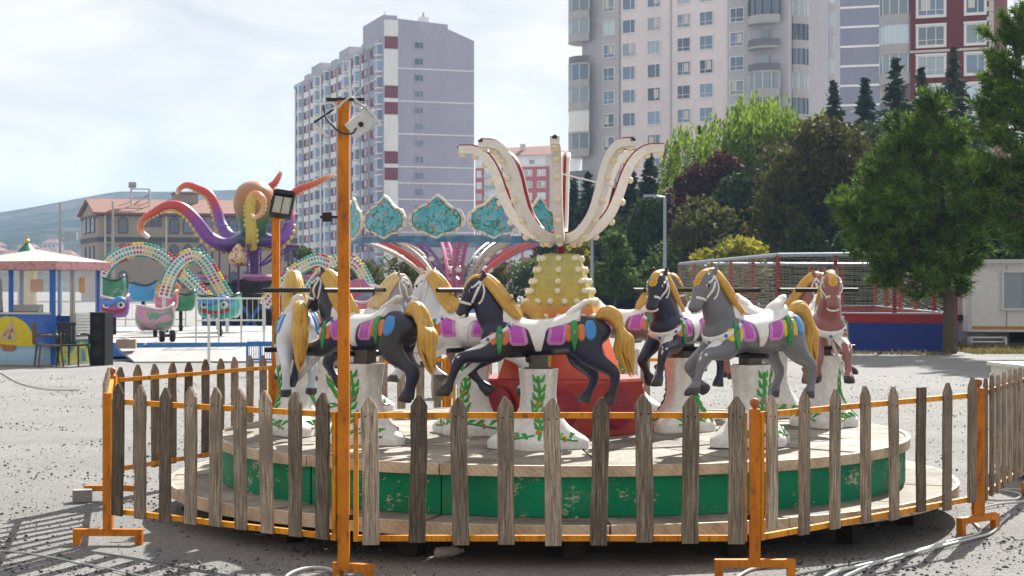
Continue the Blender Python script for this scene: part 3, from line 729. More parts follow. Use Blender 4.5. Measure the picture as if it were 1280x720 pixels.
# tack on both sides
TACK = []                                                  # (name, mesh, material key)
for s in (1, -1):
    TACK += [('saddle_pad', pad(.145, .072, 40, 118, 'panel', s, 'saddle_pad', MAG2, lean=-.035), 'pad'), ('saddle_pad', pad(-.125, .070, 40, 116, 'panel', s, 'saddle_pad', MAG2, lean=.03), 'pad'),
             ('pad_centre', pad(.145, .050, 50, 108, 'panel', s, 'pad_centre', MAG, .0095, lean=-.026), 'pad'), ('pad_centre', pad(-.125, .048, 50, 106, 'panel', s, 'pad_centre', MAG, .0095, lean=.022), 'pad'),
             ('leaf_ornament', pad(.262, .032, 50, 132, 'leaf', s, 'leaf_ornament', GRN, .0135), 'leaf'), ('leaf_ornament', pad(-.238, .034, 28, 128, 'leaf', s, 'leaf_ornament', GRN, .0135), 'leaf'),
             ('patch', pad(.305, .032, 70, 112, 'oval', s, 'patch', ORG), 'patch'), ('patch', pad(.225, .03, 68, 112, 'oval', s, 'patch', ORG), 'patch'),
             ('patch', pad(-.285, .032, 48, 100, 'oval', s, 'patch', ORG), 'patch'), ('patch', pad(-.200, .026, 48, 104, 'oval', s, 'patch', ORG), 'patch'),
             ('oval_ornament', pad(-.345, .045, 34, 98, 'oval', s, 'oval_ornament', BLU, .01), 'oval')]
gem = MB().box((0, 0, 0), (.022, .01, .022)).mesh('gem', mat('gem_glass', (.35, .33, .28), .15, .5))
GEMS = [(onbody(.262, s * 84, .013), s) for s in (1, -1)] + [(onbody(-.238, s * 74, .013), s) for s in (1, -1)]
def strands(paths, name, m=None, n=9):
    mb = MB()
    for pts, r in paths:
        q = [(p[0], p[1], zw(p[2])) for p in smooth_path(pts, n)]; k = len(q)
        rs = [r * (min(1, .35 + 4 * i / k) * min(1, .12 + 2.2 * (k - 1 - i) / k)) for i in range(k)]
        mb.tube(q, rs, 7, True)
    return mb.mesh(name, m, 60)
def mane_mesh():
    r = random.Random(5); P = []
    for k in range(17):
        a = R(-84 + 168 * k / 16); s, c = math.sin(a), math.cos(a); j = lambda: r.uniform(-.006, .006)
        w = .40 + .6 * c
        pts = [(.405 + .03 * c, .014 * s, 1.17 + .03 * c + j()), (.355, .040 * s, 1.155 + .055 * c), (.315 - .035 * c + j(), .050 * s, 1.11 + .035 * c), (.268 - .055 * c, .062 * s + j(), 1.03 + .02 * c),
               (.222 - .065 * c + j(), .074 * s, .95 + .012 * c), (.178 - .06 * c, .082 * s + j(), .895 + .012 * c + j()), (.16 - .05 * c, .095 * s, .873 + j())]
        P.append((pts, .021 + r.uniform(0, .006)))
    for k in range(3):                                       # forelock
        s = (k - 1) / 2
        P.append(([(.385, .02 * s, 1.21), (.435, .026 * s, 1.20 - .006 * abs(s)), (.478, .034 * s, 1.155 - .02 * abs(s)), (.487, .042 * s, 1.12 - .015 * abs(s))], .017))
    return strands(P, 'mane')
MANE = mane_mesh()
def tail_mesh():
    r = random.Random(9); P = []
    for k in range(15):
        a = 2 * math.pi * k / 12; rr = .055 if k < 12 else .02; s, c = math.sin(a) * rr * .62, math.cos(a) * rr
        ph = k * .7; L = r.uniform(-.05, .03)
        pts = [(-.385, s * .3, .865 + c * .2), (-.425, s * .6, .905 + c * .45), (-.485, s * .9, .905 + c * .8), (-.548 + .012 * math.sin(ph), s * 1.05, .835 + c * .9),
               (-.582 + c * .75, s * 1.1 + .01 * math.sin(ph), .74), (-.578 + c * .8 + .012 * math.sin(ph + 1), s * 1.05, .655), (-.605 + c * .6, s * .8, .585 + L), (-.632 + c * .2, s * .35, .525 + L)]
        P.append((pts, .021 + r.uniform(0, .006)))
    return strands(P, 'tail')
TAIL = tail_mesh()
def bridle_mesh():
    mb = MB()
    for s in (1, -1):
        def sidept(x, z, off):
            h = BVH.ray_cast(Vector((x, s * .3, z)), Vector((0, -s, 0)), .29)
            return (h[0] + Vector((0, s * off, 0))) if h[0] else Vector((x, s * (.03 + off), z))
        for path, w in (([(.385, 1.165), (.402, 1.12), (.425, 1.06), (.447, 1.0)], .009), ([(.395, 1.17), (.43, 1.13), (.452, 1.12)], .008), ([(.525, 1.005), (.49, .995), (.455, .985)], .009), ([(.375, 1.15), (.365, 1.09), (.38, 1.02), (.40, .99)], .008)):
            q = smooth_path([(*p,) for p in path], 4)
            mb.tube([sidept(p[0], zw(p[1]), .001) for p in q], w, 6, True)
    return mb.mesh('bridle', SADW, 60)
BRIDLE = bridle_mesh()
eye_me = MB().ball((0, 0, 0), .0145, 12, 8, (1, .6, .85)).mesh('eye', mat('eye_white', (.68, .66, .6), .2, coat=.6), 60)
pup_me = MB().ball((0, .0035, 0), .0112, 10, 6, (1, .75, 1)).mesh('pupil', mat('eye_black', (.006, .005, .005), .12), 60)
teeth_me = MB().tube(smooth_path([(.492, .037, .897), (.515, .03, .886), (.53, 0, .88), (.515, -.03, .886), (.492, -.037, .897)], 4), .0085, 6).mesh('mouth', SADW, 60)
rose = MB()
for k in range(8):
    a = k * R(45); rose.ball((.022 * math.cos(a), .022 * math.sin(a), 0), .015, 6, 4, (1, 1, .5))
rose.ball((0, 0, .004), .014, 8, 5, (1, 1, .7)); rose_me = rose.mesh('forehead_flower', gloss('flower_gold', (.58, .33, .02)), 60)
grip_me = MB().tube([(.155, 0, .86), (.155, 0, 1.03)], .013, 10).mesh('grip_stem', STEEL, 40)
bar_me = MB().tube([(.155, -.235, 1.03), (.155, -.233, 1.03), (.155, .233, 1.03), (.155, .235, 1.03)], [.013, .0165, .0165, .013], 12).mesh('hand_grip', BLK, 40)
foot_me = MB().tube([(.07, -.225, .60), (.07, -.223, .60), (.07, .223, .60), (.07, .225, .60)], [.014, .0185, .0185, .014], 12).mesh('foot_rest', BLK, 40)
def pedestal_mesh():
    mb = MB(); n = 48; vs = []; rows = []
    prof = [(0, 0), (.045, 0), (.055, .02), (.075, .10), (.105, .30), (.15, .55), (.21, .77), (.28, .90), (.36, .965), (.45, .99), (.525, 1.0), (.535, 1.0)]
    for z, t in prof:
        for j in range(n):
            a = 2 * math.pi * j / n; c, s = math.cos(a), math.sin(a)
            lob = .70 + .30 * abs(math.cos(2 * a)) ** 1.3
            bx, by = .345 * lob, .26 * lob
            top = .098 + .032 * max(0, (z - .3) / .235)
            if z > .15: top += .006 * math.cos(8 * a)
            rx, ry = bx + (top - bx) * t, by + (top - by) * t
            vs.append((rx * c, ry * s, z))
    k = len(prof)
    fs = [(i * n + j, i * n + (j + 1) % n, (i + 1) * n + (j + 1) % n, (i + 1) * n + j) for i in range(k - 1) for j in range(n)]
    fs += [tuple(range(n))[::-1], tuple(range((k - 1) * n, k * n))]
    me = MB().add(vs, fs).mesh('pedestal', mat('pedestal_white', (.66, .66, .64), .42, 0, col2=(.42, .40, .36), amt=(.52, .82), scale=4.5, dirt=.14, coat=.25), 60)
    return me
PED = pedestal_mesh()
PBVH = BVHTree.FromPolygons([v.co.copy() for v in PED.vertices], [tuple(p.vertices) for p in PED.polygons])
def onped(x, z, s, off):
    h = PBVH.ray_cast(Vector((x, s * .6, z)), Vector((0, -s, 0)), .6)
    return (h[0] + Vector((0, s * off, 0))) if h[0] else Vector((x, s * .12, z))
def vine_mesh(s):
    mb = MB()
    stem = [(.0, .07), (-.012, .16), (.012, .26), (-.006, .36), (.004, .49)]
    q = smooth_path(stem, 6); mb.tube([onped(p[0] * s, p[1], s, .001) for p in q], .011, 6)
    r = random.Random(2)
    for i in range(4, len(q), 3):
        for t in (-1, 1):
            b = q[i]; e = (b[0] + t * .04, b[1] + .055); m_ = (b[0] + t * .028, b[1] + .02)
            mb.tube([onped(p[0] * s, p[1], s, .001) for p in (b, m_, e)], [.008, .015, .004], 6)
    for t in (-1, 1):
        q = smooth_path([(t * .03, .10), (t * .10, .085), (t * .20, .062), (t * .26, .056)], 4)
        mb.tube([onped(p[0], p[1], s, .001) for p in q], .008, 6)
        for xx in (.08, .13, .21):
            mb.tube([onped(t * (xx + dx), zz, s, .001) for dx, zz in ((0, .075), (.012, .10), (.035, .108))], [.008, .015, .004], 6)
    return mb.mesh('painted_vine', gloss('vine_green', (.03, .32, .035)), 60)
VINES = [vine_mesh(1), vine_mesh(-1)]
fl = MB()
for k in range(7):
    a = k * 2 * math.pi / 7; fl.ball((.015 * math.cos(a), 0, .015 * math.sin(a)), .010, 6, 4, (1, .5, 1))
fl.ball((0, 0, 0), .010, 6, 4); FLOW = {c: fl.mesh('flower', m, 60) for c, m in (('o', gloss('flower_orange', (.62, .22, .02))), ('p', gloss('flower_pink', (.55, .08, .14))))}
FLPOS = [(0.0, .30), (.0, .115), (.165, .068), (-.165, .068)]
coup_me = MB().box((0, 0, .575), (.13, .09, .12)).box((0, 0, .535), (.19, .15, .012)).mesh('coupling', STEEL)

def coat_mat(name, base, shade, hoof, muzzle, spot=None):
    """glossy airbrushed fibreglass: two body tones, hooves, muzzle, chips"""
    m, n, l, b = new_mat('coat_' + name); v, _ = vec_node(n, l)
    c = mixc(n, l, ramp(n, l, noise(n, l, v, 2.6, 3, .5, .3), [(.40, (0, 0, 0)), (.62, (1, 1, 1))]), base, shade)
    c = mixc(n, l, ramp(n, l, noise(n, l, v, 26, 6, .7), [(.60, (0, 0, 0)), (.70, (.35, .35, .35))]), c, tuple(x * .5 for x in base))
    c = mixc(n, l, ramp(n, l, noise(n, l, v, 14, 8, .8), [(.70, (0, 0, 0)), (.715, (.8, .8, .8))]), c, (.5, .48, .45))
    for at, col in (('muzzle', muzzle), ('hoof', hoof)):
        a = n.new('ShaderNodeAttribute'); a.attribute_name = at
        c = mixc(n, l, a.outputs['Fac'], c, col)
    l.new(c, b.inputs['Base Color']); b.inputs['Roughness'].default_value = .36; b.inputs['Specular IOR Level'].default_value = .4; b.inputs['Coat Weight'].default_value = .12; b.inputs['Coat Roughness'].default_value = .1
    bump_node(n, l, b, noise(n, l, v, 9, 4), .12, .01); return m
COATS = {
    'black': coat_mat('black', (.009, .009, .011), (.010, .014, .055), (.025, .025, .028), (.03, .03, .035)),
    'charcoal': coat_mat('charcoal', (.020, .020, .022), (.015, .019, .06), (.02, .02, .022), (.03, .03, .035)),
    'white': coat_mat('white', (.62, .62, .62), (.50, .53, .58), (.045, .045, .05), (.06, .06, .07)),
    'white_blue': coat_mat('white_blue', (.66, .67, .68), (.46, .54, .66), (.03, .03, .035), (.3, .3, .32)),
    'grey': coat_mat('grey', (.115, .125, .15), (.15, .15, .165), (.03, .03, .035), (.10, .105, .12)),
    'mauve': coat_mat('mauve', (.22, .075, .070), (.27, .115, .115), (.02, .018, .018), (.19, .06, .06)),
    'dun': coat_mat('dun', (.145, .095, .085), (.11, .09, .10), (.02, .02, .02), (.10, .07, .065)),
    'pale_grey': coat_mat('pale_grey', (.40, .40, .41), (.26, .26, .29), (.04, .04, .04), (.15, .15, .16)),
}
def child(name, me, parent, m=None, loc=None, rot=None, sc=None):
    o = put(name, me, parent, loc, rot, sc)
    if m:
        if not me.materials: me.materials.append(m)
        o.material_slots[0].link = 'OBJECT'; o.material_slots[0].material = m
    return o
def horse(px, d, heading, coat, label, hair=GOLD, patch=ORG, oval=BLU, flow='o', detail=True, pads=True, k=1.0):
    x = PXX(px, d) if px > 10 else px
    t = thing('carousel_horse', label, 'carousel horse', (x, d, DECK + .004), R(heading), 'carousel horses on white pedestals')
    t.scale = (k, k, k)
    child('body', BODY, t, COATS[coat]); child('mane', MANE, t, hair); child('tail', TAIL, t, hair)
    put('saddle', SADDLE, t); put('chest_strap', STRAP, t)
    for p in DOTS: put('stud', dot_me, t, p)
    for nm, me, key in TACK:
        child(nm, me, t, {'patch': patch, 'oval': oval}.get(key))
    for p, s in GEMS: put('gem', gem, t, p, (R(-12 * s), 0, 0))
    put('bridle', BRIDLE, t); put('mouth', teeth_me, t)
    put('forehead_flower', rose_me, t, (.492, 0, zw(1.125)), (0, R(62), 0))
    for s in (1, -1):
        e = put('eye', eye_me, t, (.455, s * .060, zw(1.095)), (0, 0, 0 if s > 0 else R(180)))
        put('pupil', pup_me, e)
        put('rosette', dot_me, t, (.402, s * .062, zw(1.135)))
    put('grip_stem', grip_me, t); put('hand_grip', bar_me, t); put('foot_rest', foot_me, t)
    put('coupling', coup_me, t)
    p = put('pedestal', PED, t)
    for k2, s in enumerate((1, -1)):
        put('painted_vine', VINES[k2], p)
        for fx, fz in FLPOS: put('flower', FLOW[flow], p, onped(fx, fz, s, .004))
    return t
# heading: direction the horse faces, 180 = left of the picture, 90 = away, -90 = towards us
horse(673, 11.06, 180, 'black', 'black horse in profile with blue shading, standing in front of the red drum', k=.97)
horse(592, 12.15, 148, 'white', 'white horse with dark muzzle just beyond the black horse', flow='o')
horse(456, 11.45, 140, 'charcoal', 'charcoal horse with thick gold tail behind the tall lamp pole', flow='p')
horse(370, 12.15, 100, 'white_blue', 'white horse with pale blue hips showing its tail', oval=BLU)
horse(938, 11.28, 218, 'grey', 'slate grey horse with yellow patches and white saddle', patch=YEL, flow='p')
horse(852, 12.45, 240, 'black', 'black horse with orange patches half hidden by the grey horse')
horse(780, 14.15, -22, 'dun', 'dull brown horse facing away from the black horse, beyond the drum')
horse(1030, 12.85, -93, 'mauve', 'reddish brown horse facing the fence with gold forehead flower', patch=ORG, oval=GRN)
horse(966, 13.75, -32, 'mauve', 'reddish brown horse in profile behind the slate grey horse')
horse(446, 14.3, 28, 'pale_grey', 'pale grey horse with cream mane at the back by the charcoal horse', hair=CREAMH)
horse(398, 13.9, 72, 'pale_grey', 'pale grey horse with cream mane beyond the white blue-hipped horse', hair=CREAMH)
horse(640, 14.5, 10, 'dun', 'dull brown horse hidden behind the yellow cone of bulbs')
# ---------------------------------------------------------------- buildings
def facade_frame(p0, p1):
    """matrix: local x along p0->p1, y INTO the building (away from the viewer side), z up"""
    a, b = Vector((*p0, 0)), Vector((*p1, 0)); d = (b - a).normalized(); n = Vector((-d.y, d.x, 0))
    return Matrix(((d.x, n.x, 0, a.x), (d.y, n.y, 0, a.y), (0, 0, 1, 0), (0, 0, 0, 1))), (b - a).length
FRAMEW = mat('window_white', (.70, .70, .69), .5, dirt=.04)
G_BLUE = glass_mat('glass_blue', (.11, .16, .24)); G_DARK = glass_mat('glass_dark', (.05, .07, .10)); G_PALE = glass_mat('glass_pale', (.26, .32, .36))
CURT = mat('curtain', (.55, .53, .50), .8, dirt=.06)
_wm = {}
def window_meshes(w, h, style='cross'):
    k = (round(w, 2), round(h, 2), style)
    if k in _wm: return _wm[k]
    f = MB(); t = .11
    f.box((0, -.03, h / 2 - t / 2), (w, .10, t)); f.box((0, -.03, -h / 2 + t / 2), (w, .10, t))
    for s in (-1, 1): f.box((s * (w / 2 - t / 2), -.03, 0), (t, .10, h - 2 * t))
    if style == 'cross':
        f.box((0, -.02, -h * .18), (w - 2 * t, .06, .06)); f.box((-w * .08, -.02, 0), (.06, .058, h - 2 * t))
    elif style == 'two': f.box((w * .12, -.02, 0), (.07, .06, h - 2 * t))
    elif style == 'three':
        for s in (-1, 1): f.box((s * w / 6, -.02, 0), (.07, .06, h - 2 * t))
        f.box((0, -.02, -h * .2), (w - 2 * t, .055, .05))
    pane = MB().box((0, .02, 0), (w - 2 * t, .02, h - 2 * t))
    half = MB().box((-w * .2, .006, h * .1), (w * .34, .006, h * .62))
    _wm[k] = (f.mesh('window', FRAMEW), pane.mesh('pane', G_BLUE), half.mesh('curtain', CURT)); return _wm[k]
rb = random.Random(17)
def window(parent, M, x, z, w, h, style='cross', glass=None, frame=None, y=-.02):
    f, p, c = window_meshes(w, h, style)
    o = put('window', f, parent); o.matrix_local = M @ Matrix.Translation((x, y, z))
    q = put('pane', p, o)
    if glass: q.material_slots[0].link = 'OBJECT'; q.material_slots[0].material = glass
    if frame: o.material_slots[0].link = 'OBJECT'; o.material_slots[0].material = frame
    if rb.random() < .45 and not frame:
        put('curtain', c, o, (rb.choice((0, w * .36)), 0, rb.choice((0, 0, -.1))))
    return o
def wallbox(name, M, x0, x1, y0, y1, z0, z1, m, parent):
    return MB().box(((x0 + x1) / 2, (y0 + y1) / 2, (z0 + z1) / 2), (x1 - x0, y1 - y0, z1 - z0), M).build(name, m, parent)
def wall_mat(name, c, sc=.25): return mat(name, c, .85, 0, col2=tuple(x * .86 for x in c), amt=(.35, .7), scale=sc, stretch=(1, 1, .35), dirt=.06)
LAV = wall_mat('render_lavender', (.34, .325, .40)); OFFW = wall_mat('render_offwhite', (.70, .70, .70)); MAROON = wall_mat('panel_maroon', (.16, .022, .045)); GREYB = wall_mat('render_grey', (.36, .365, .40))
ROSE = wall_mat('panel_rose', (.22, .105, .125))
def lavender_tower():
    A, B, Cc = (-23.0, 300.0), (-47.7, 370.0), None
    d = (Vector(B) - Vector(A)).normalized(); n = Vector((-d.y, d.x)) * -1       # n points right/away
    n = Vector((.945, .333)); E = Vector(A) + n * 17.0
    t = thing('apartment_tower', 'tall lavender tower with maroon panels and rows of rose windows', 'building', (0, 0, 0))
    top = 49.6
    Mg, Lg = facade_frame(A, tuple(E)); 
    # gable block and long block share one body with a stepped roof
    Mf, Lf = facade_frame(B, A)                                                   # long facade: x from far end to the corner, y into building
    wallbox('wall', Mf, 0, Lf, .02, Lg, 0, 45.2, OFFW, t)
    MB().add(*_gable_slab(Mg, Lg, top)).build('gable_wall', LAV, t)
    wallbox('corner_strip', Mg, .15, 2.75, -.42, -.27, 0, top - .3, OFFW, t)
    FH = 2.92; z0 = 45.3
    for k in range(16):
        z = z0 - k * FH
        if z < 1: break
        window(t, Mg, 6.6, z - .3, 1.7, 1.25, 'two', glass=G_DARK, y=-.31, frame=GREYB)
        if k in (0, 1, 3, 4, 6, 7, 8, 9, 10, 12) and k in (0, 1, 3, 5, 7, 9, 11): pass
        if k in (0, 3, 4, 7, 8, 11, 12): wallbox('maroon_panel', Mg, .22, 2.7, -.50, -.425, z - 1.15, z + 1.05, MAROON, t)
        if k in (1, 3, 5, 7, 8, 9, 11, 13): wallbox('string_course', Mg, 2.8, Lg, -.37, -.27, z - 1.72, z - 1.5, OFFW, t)
    # long facade: three stepped bays
    L3 = Lf / 3
    for b in range(3):
        xr = Lf - b * L3                                                           # right end of this bay
        for (a, c, h) in ((2.2, 10.5, 3.0), (13.0, 17.5, 2.0)):
            wallbox('roof_block', Mf, xr - c, xr - a, .6, 9, 45.2, 45.2 + h, GREYB, t)
        wallbox('parapet', Mf, xr - 11.5, xr - 1.2, -.25, .15, 45.2, 46.1, GREYB, t)
        wallbox('parapet', Mf, xr - L3 + .4, xr - 12.5, -.25, .15, 45.2, 45.9, GREYB, t)
        for xx in (9.2, 15.4, 22.4): wallbox('drain_pipe', Mf, xr - xx - .35, xr - xx, -.22, .0, 0, 45.2, GREYB, t)
        for k in range(16):
            z = z0 - 1.2 - k * FH
            if z < 1.2: break
            bay(t, Mf, xr - .3 - 2.6, 2.6, z, G_BLUE)
            pairwin(t, Mf, xr - 4.0 - 4.2, 4.2, z); pairwin(t, Mf, xr - 10.0 - 4.6, 4.6, z)
            bay(t, Mf, xr - 16.2 - 2.6, 2.6, z, G_BLUE)
            pairwin(t, Mf, xr - 19.4 - 2.8, 2.8, z)
    MB().box((9, 5, top + .5), (1.6, 1.6, 1.6), Mg).build('chimney', OFFW, t); MB().box((9, 5, top + 1.6), (.3, .3, 1.2), Mg).build('vent', GREYB, t)
    MB().box((1.2, 3, top + .4), (.12, .12, 2.4), Mg).build('antenna', GREYB, t)
def _gable_slab(M, L, top):
    prof = [(0, 0), (L, 0), (L, top - 3.3), (L - 5.0, top - 1.4), (L - 5.0, top - .6), (2.6, top), (2.6, top + .5), (0, top + .5)]
    n = len(prof); vs = [tuple(M @ Vector((x, -.25, z))) for x, z in prof] + [tuple(M @ Vector((x, 14, z))) for x, z in prof]
    return vs, [tuple(range(n)), tuple(range(n, 2 * n))[::-1]] + [(i, n + i, n + (i + 1) % n, (i + 1) % n) for i in range(n)]
_bm = {}
def bay(t, M, x, w, z, g):
    k = ('bay', w)
    if k not in _bm:
        _bm[k] = (MB().prism([(0, 0), (w * .2, -.75), (w * .8, -.75), (w, 0)], -.85, .85).mesh('bay_window', g), MB().prism([(-.05, 0), (w * .18, -.85), (w * .82, -.85), (w + .05, 0)], -.12, .12).mesh('bay_band', OFFW))
    o = put('bay_window', _bm[k][0], t); o.matrix_local = M @ Matrix.Translation((x, 0, z))
    put('bay_band', _bm[k][1], o, (0, 0, 1.0)); put('bay_band', _bm[k][1], o, (0, 0, -1.0))
def pairwin(t, M, x, w, z):
    k = ('pair', w)
    if k not in _bm:
        _bm[k] = (MB().box((w / 2, -.05, 0), (w, .14, 1.55)).mesh('window_panel', ROSE), MB().box((w * .20, -.13, 0), (w * .36, .04, 1.4)).mesh('dark_pane', MAROON), MB().box((w * .66, -.13, .05), (w * .3, .03, 1.2)).mesh('pane', G_DARK))
    o = put('window_panel', _bm[k][0], t); o.matrix_local = M @ Matrix.Translation((x, 0, z))
    put('dark_pane', _bm[k][1], o); put('pane', _bm[k][2], o)
lavender_tower()

ROSEB = wall_mat('render_rosebeige', (.72, .64, .65)); GREYW = wall_mat('render_warmgrey', (.46, .445, .475)); CONC = wall_mat('balcony_grey', (.40, .39, .39))
def arc_slab(mb, c, r, a0, a1, z0, z1, M, n=10):
    pts = [(c[0], c[1])] + [(c[0] + r * math.cos(R(a0 + (a1 - a0) * i / n)), c[1] + r * math.sin(R(a0 + (a1 - a0) * i / n))) for i in range(n + 1)]
    return mb.prism(pts, z0, z1, M)
def arc_wall(mb, c, r, a0, a1, z0, z1, M, th=.12, n=10):
    T = M @ Matrix.Translation((c[0], c[1], 0)); return mb.sector(r - th, r, R(a0), R(a1), z0, z1, n, T)
def round_balcony(t, M, c, r, a0, a1, z, H, kind):
    """one storey of a rounded corner: slab, parapet and, by kind, glazing or an open balcony"""
    o = arc_slab(MB(), c, r, a0, a1, z - .2, z + .05, M).build('balcony_slab', CONC, t)
    if kind == 'open':
        arc_wall(MB(), c, r - .06, a0, a1, z + .05, z + .95, M, .06).build('railing', mat('rail_grey', (.16, .16, .18), .5), o)
        MB().box((c[0], c[1] - r * .35, z + 1.2), (1.1, .12, 2.0), M).build('balcony_door', G_PALE, o)
    else:
        arc_wall(MB(), c, r - .02, a0, a1, z + .05, z + .85, M).build('parapet', CONC if kind != 'white' else FRAMEW, o)
        g = arc_wall(MB(), c, r - .08, a0, a1, z + .85, z + H - .2, M, .05).build('glazing', {'glass': G_PALE, 'dark': G_DARK, 'white': FRAMEW, 'blue': G_BLUE}[kind], o)
        if kind in ('glass', 'blue', 'dark'):
            f = MB()
            for i in range(7):
                a = R(a0 + (a1 - a0) * i / 6); f.box((c[0] + (r - .06) * math.cos(a), c[1] + (r - .06) * math.sin(a), z + (H + .65) / 2), (.08, .08, H - 1.05), M)
            f.build('mullions', FRAMEW if kind != 'dark' else DARKP, o)
def beige_block():
    P0, P1 = (12.3, 222.0), (29.9, 209.7)
    t = thing('apartment_block', 'rose beige apartment block with rounded grey balconies at its corners', 'building')
    M, L = facade_frame(P0, P1); H = 3.03; N = 16
    top = N * H
    wallbox('wall', M, 0, L, 0, 16, 0, top, ROSEB, t)
    wallbox('grey_bay', M, -3.5, 2.2, -.25, 14, 0, top, GREYW, t)
    wallbox('grey_bay', M, L - 3.4, L + 5.0, -.25, 15, 0, top, GREYW, t)
    cols = [(765, 'cross'), (793, 'two'), (825, 'two'), (866, 'cross'), (897, 'cross'), (935, 'cross')]
    xs = [.7, 3.6, 7.35, 11.75, 15.0, L - 2.0]
    wallbox('downpipe', M, 9.75, 9.95, -.12, -.002, 0, top, GREYW, t)
    wallbox('string_edge', M, 2.2, 2.35, -.1, -.003, 0, top, CONC, t); 
    zr = ZZ(17.7, 210)                                   # a known row of windows
    for k in range(-4, 18):
        z = zr - k * H
        if z < 1.5 or z > top - 1: continue
        for i, x in enumerate(xs):
            window(t, M, x, z, 2.0 if i else 1.8, 1.85, cols[i][1], y=-.27 if i in (0, 5) else -.02, glass=rb.choice((None, None, G_PALE, G_DARK)))
        kl = ['glass', 'open', 'blue', 'glass', 'white', 'glass', 'open', 'glass'][k % 8]
        kr = ['dark', 'open', 'open', 'glass', 'glass', 'open', 'blue', 'glass'][(k + 0) % 8]
        round_balcony(t, M, (-3.0, .9), 2.9, 140, 300, z - 1.4, H, kl)
        round_balcony(t, M, (L + 2.0, .3), 2.55, 180, 330, z - 1.4, H, kr)
    # receding side
    M2, L2 = facade_frame(tuple((M @ Vector((L + 5.0, -.2, 0))).xy), tuple((M @ Vector((L + 3.2, 17, 0))).xy))
    wallbox('side_wall', M2, .02, L2, 0, 4, 0, top, GREYW, t)
    for k in range(-4, 18):
        z = zr - k * H
        if z < 1.5 or z > top - 1: continue
        for x, kd in ((2.5, 'dark' if k % 3 else 'glass'), (12.5, 'glass')):
            round_balcony(t, M2, (x, .1), 1.7, 190, 350, z - 1.4, H, kd)
        window(t, M2, 7.5, z, 1.6, 1.7, 'two')
    wallbox('roof_slab', M, -3.6, L + 5.2, -.5, 16, top, top + .4, CONC, t)
beige_block()
def striped_tower():
    t = thing('apartment_tower', 'blue grey windowless tower side with thin white bands behind the balconies', 'building')
    M, L = facade_frame((PXX(1028, 285), 285), (PXX(1100, 282), 282))
    wallbox('wall', M, 0, L, 0, 14, 0, 62, wall_mat('render_bluegrey', (.20, .205, .27)), t)
    for k in range(18): wallbox('white_band', M, -.05, L + .05, -.12, -.003, 2.6 + 3.28 * k, 2.95 + 3.28 * k, OFFW, t)
    wallbox('roof_slab', M, -.2, L + .2, -.2, 14, 62, 62.5, OFFW, t)
striped_tower()
REDW = wall_mat('render_red', (.135, .014, .016)); CREAMW = wall_mat('render_cream', (.50, .46, .41))
def red_block():
    d = 170; t = thing('apartment_block', 'dark red apartment block with white window surrounds and cream quoins', 'building')
    P0, P1 = (PXX(1138, d), d), (PXX(1242, 167), 167); M, L = facade_frame(P0, P1); H = 3.0; top = 36
    wallbox('wall', M, 0, L, 0, 14, 0, top, REDW, t)
    wallbox('side_bay', M, -3.3, -.002, 1.6, 14, 0, top, CREAMW, t)
    M2, L2 = facade_frame(P1, (P1[0] + 4.0, P1[1] + 14)); wallbox('side_wall', M2, .002, L2, -.03, .35, 0, top, CREAMW, t)
    zr = ZZ(82, 169)
    for k in range(-6, 8):
        z = zr - k * H
        if z < 1.5: continue
        for x, w, st in ((2.05, 2.7, 'three'), (6.35, 1.9, 'two')):
            s = MB().box((x, -.07, z + 1.12), (w + .36, .2, .2), M).box((x, -.07, z - 1.1), (w + .3, .22, .16), M)
            for q in (-1, 1): s.box((x + q * (w / 2 + .08), -.05, z), (.13, .14, 2.0), M)
            o = s.build('window_surround', FRAMEW, t)
            window(t, M, x, z, w, 2.0, st, y=-.02, glass=rb.choice((None, G_PALE)))
        wallbox('string_course', M, -.05, L, -.16, -.003, z + 1.36, z + 1.6, CREAMW, t) if k % 2 == 0 else None
        round_balcony(t, M, (-1.35, 1.7), 2.05, 170, 330, z - 1.45, H, 'open' if k % 4 == 1 else 'glass')
    for k in range(int(top / .5)):
        MB().box((L - .22 if k % 2 else L - .32, -.04, .25 + k * .5), (.44 if k % 2 else .64, .16, .44), M).build('quoin', CREAMW, t)
    wallbox('roof_slab', M, -3.5, L + .2, -.4, 14, top, top + .5, CREAMW, t)
red_block()
TILE = mat('roof_tile_far', (.22, .09, .06), .85, col2=(.15, .065, .045), scale=.6, stretch=(3, 1, 1))
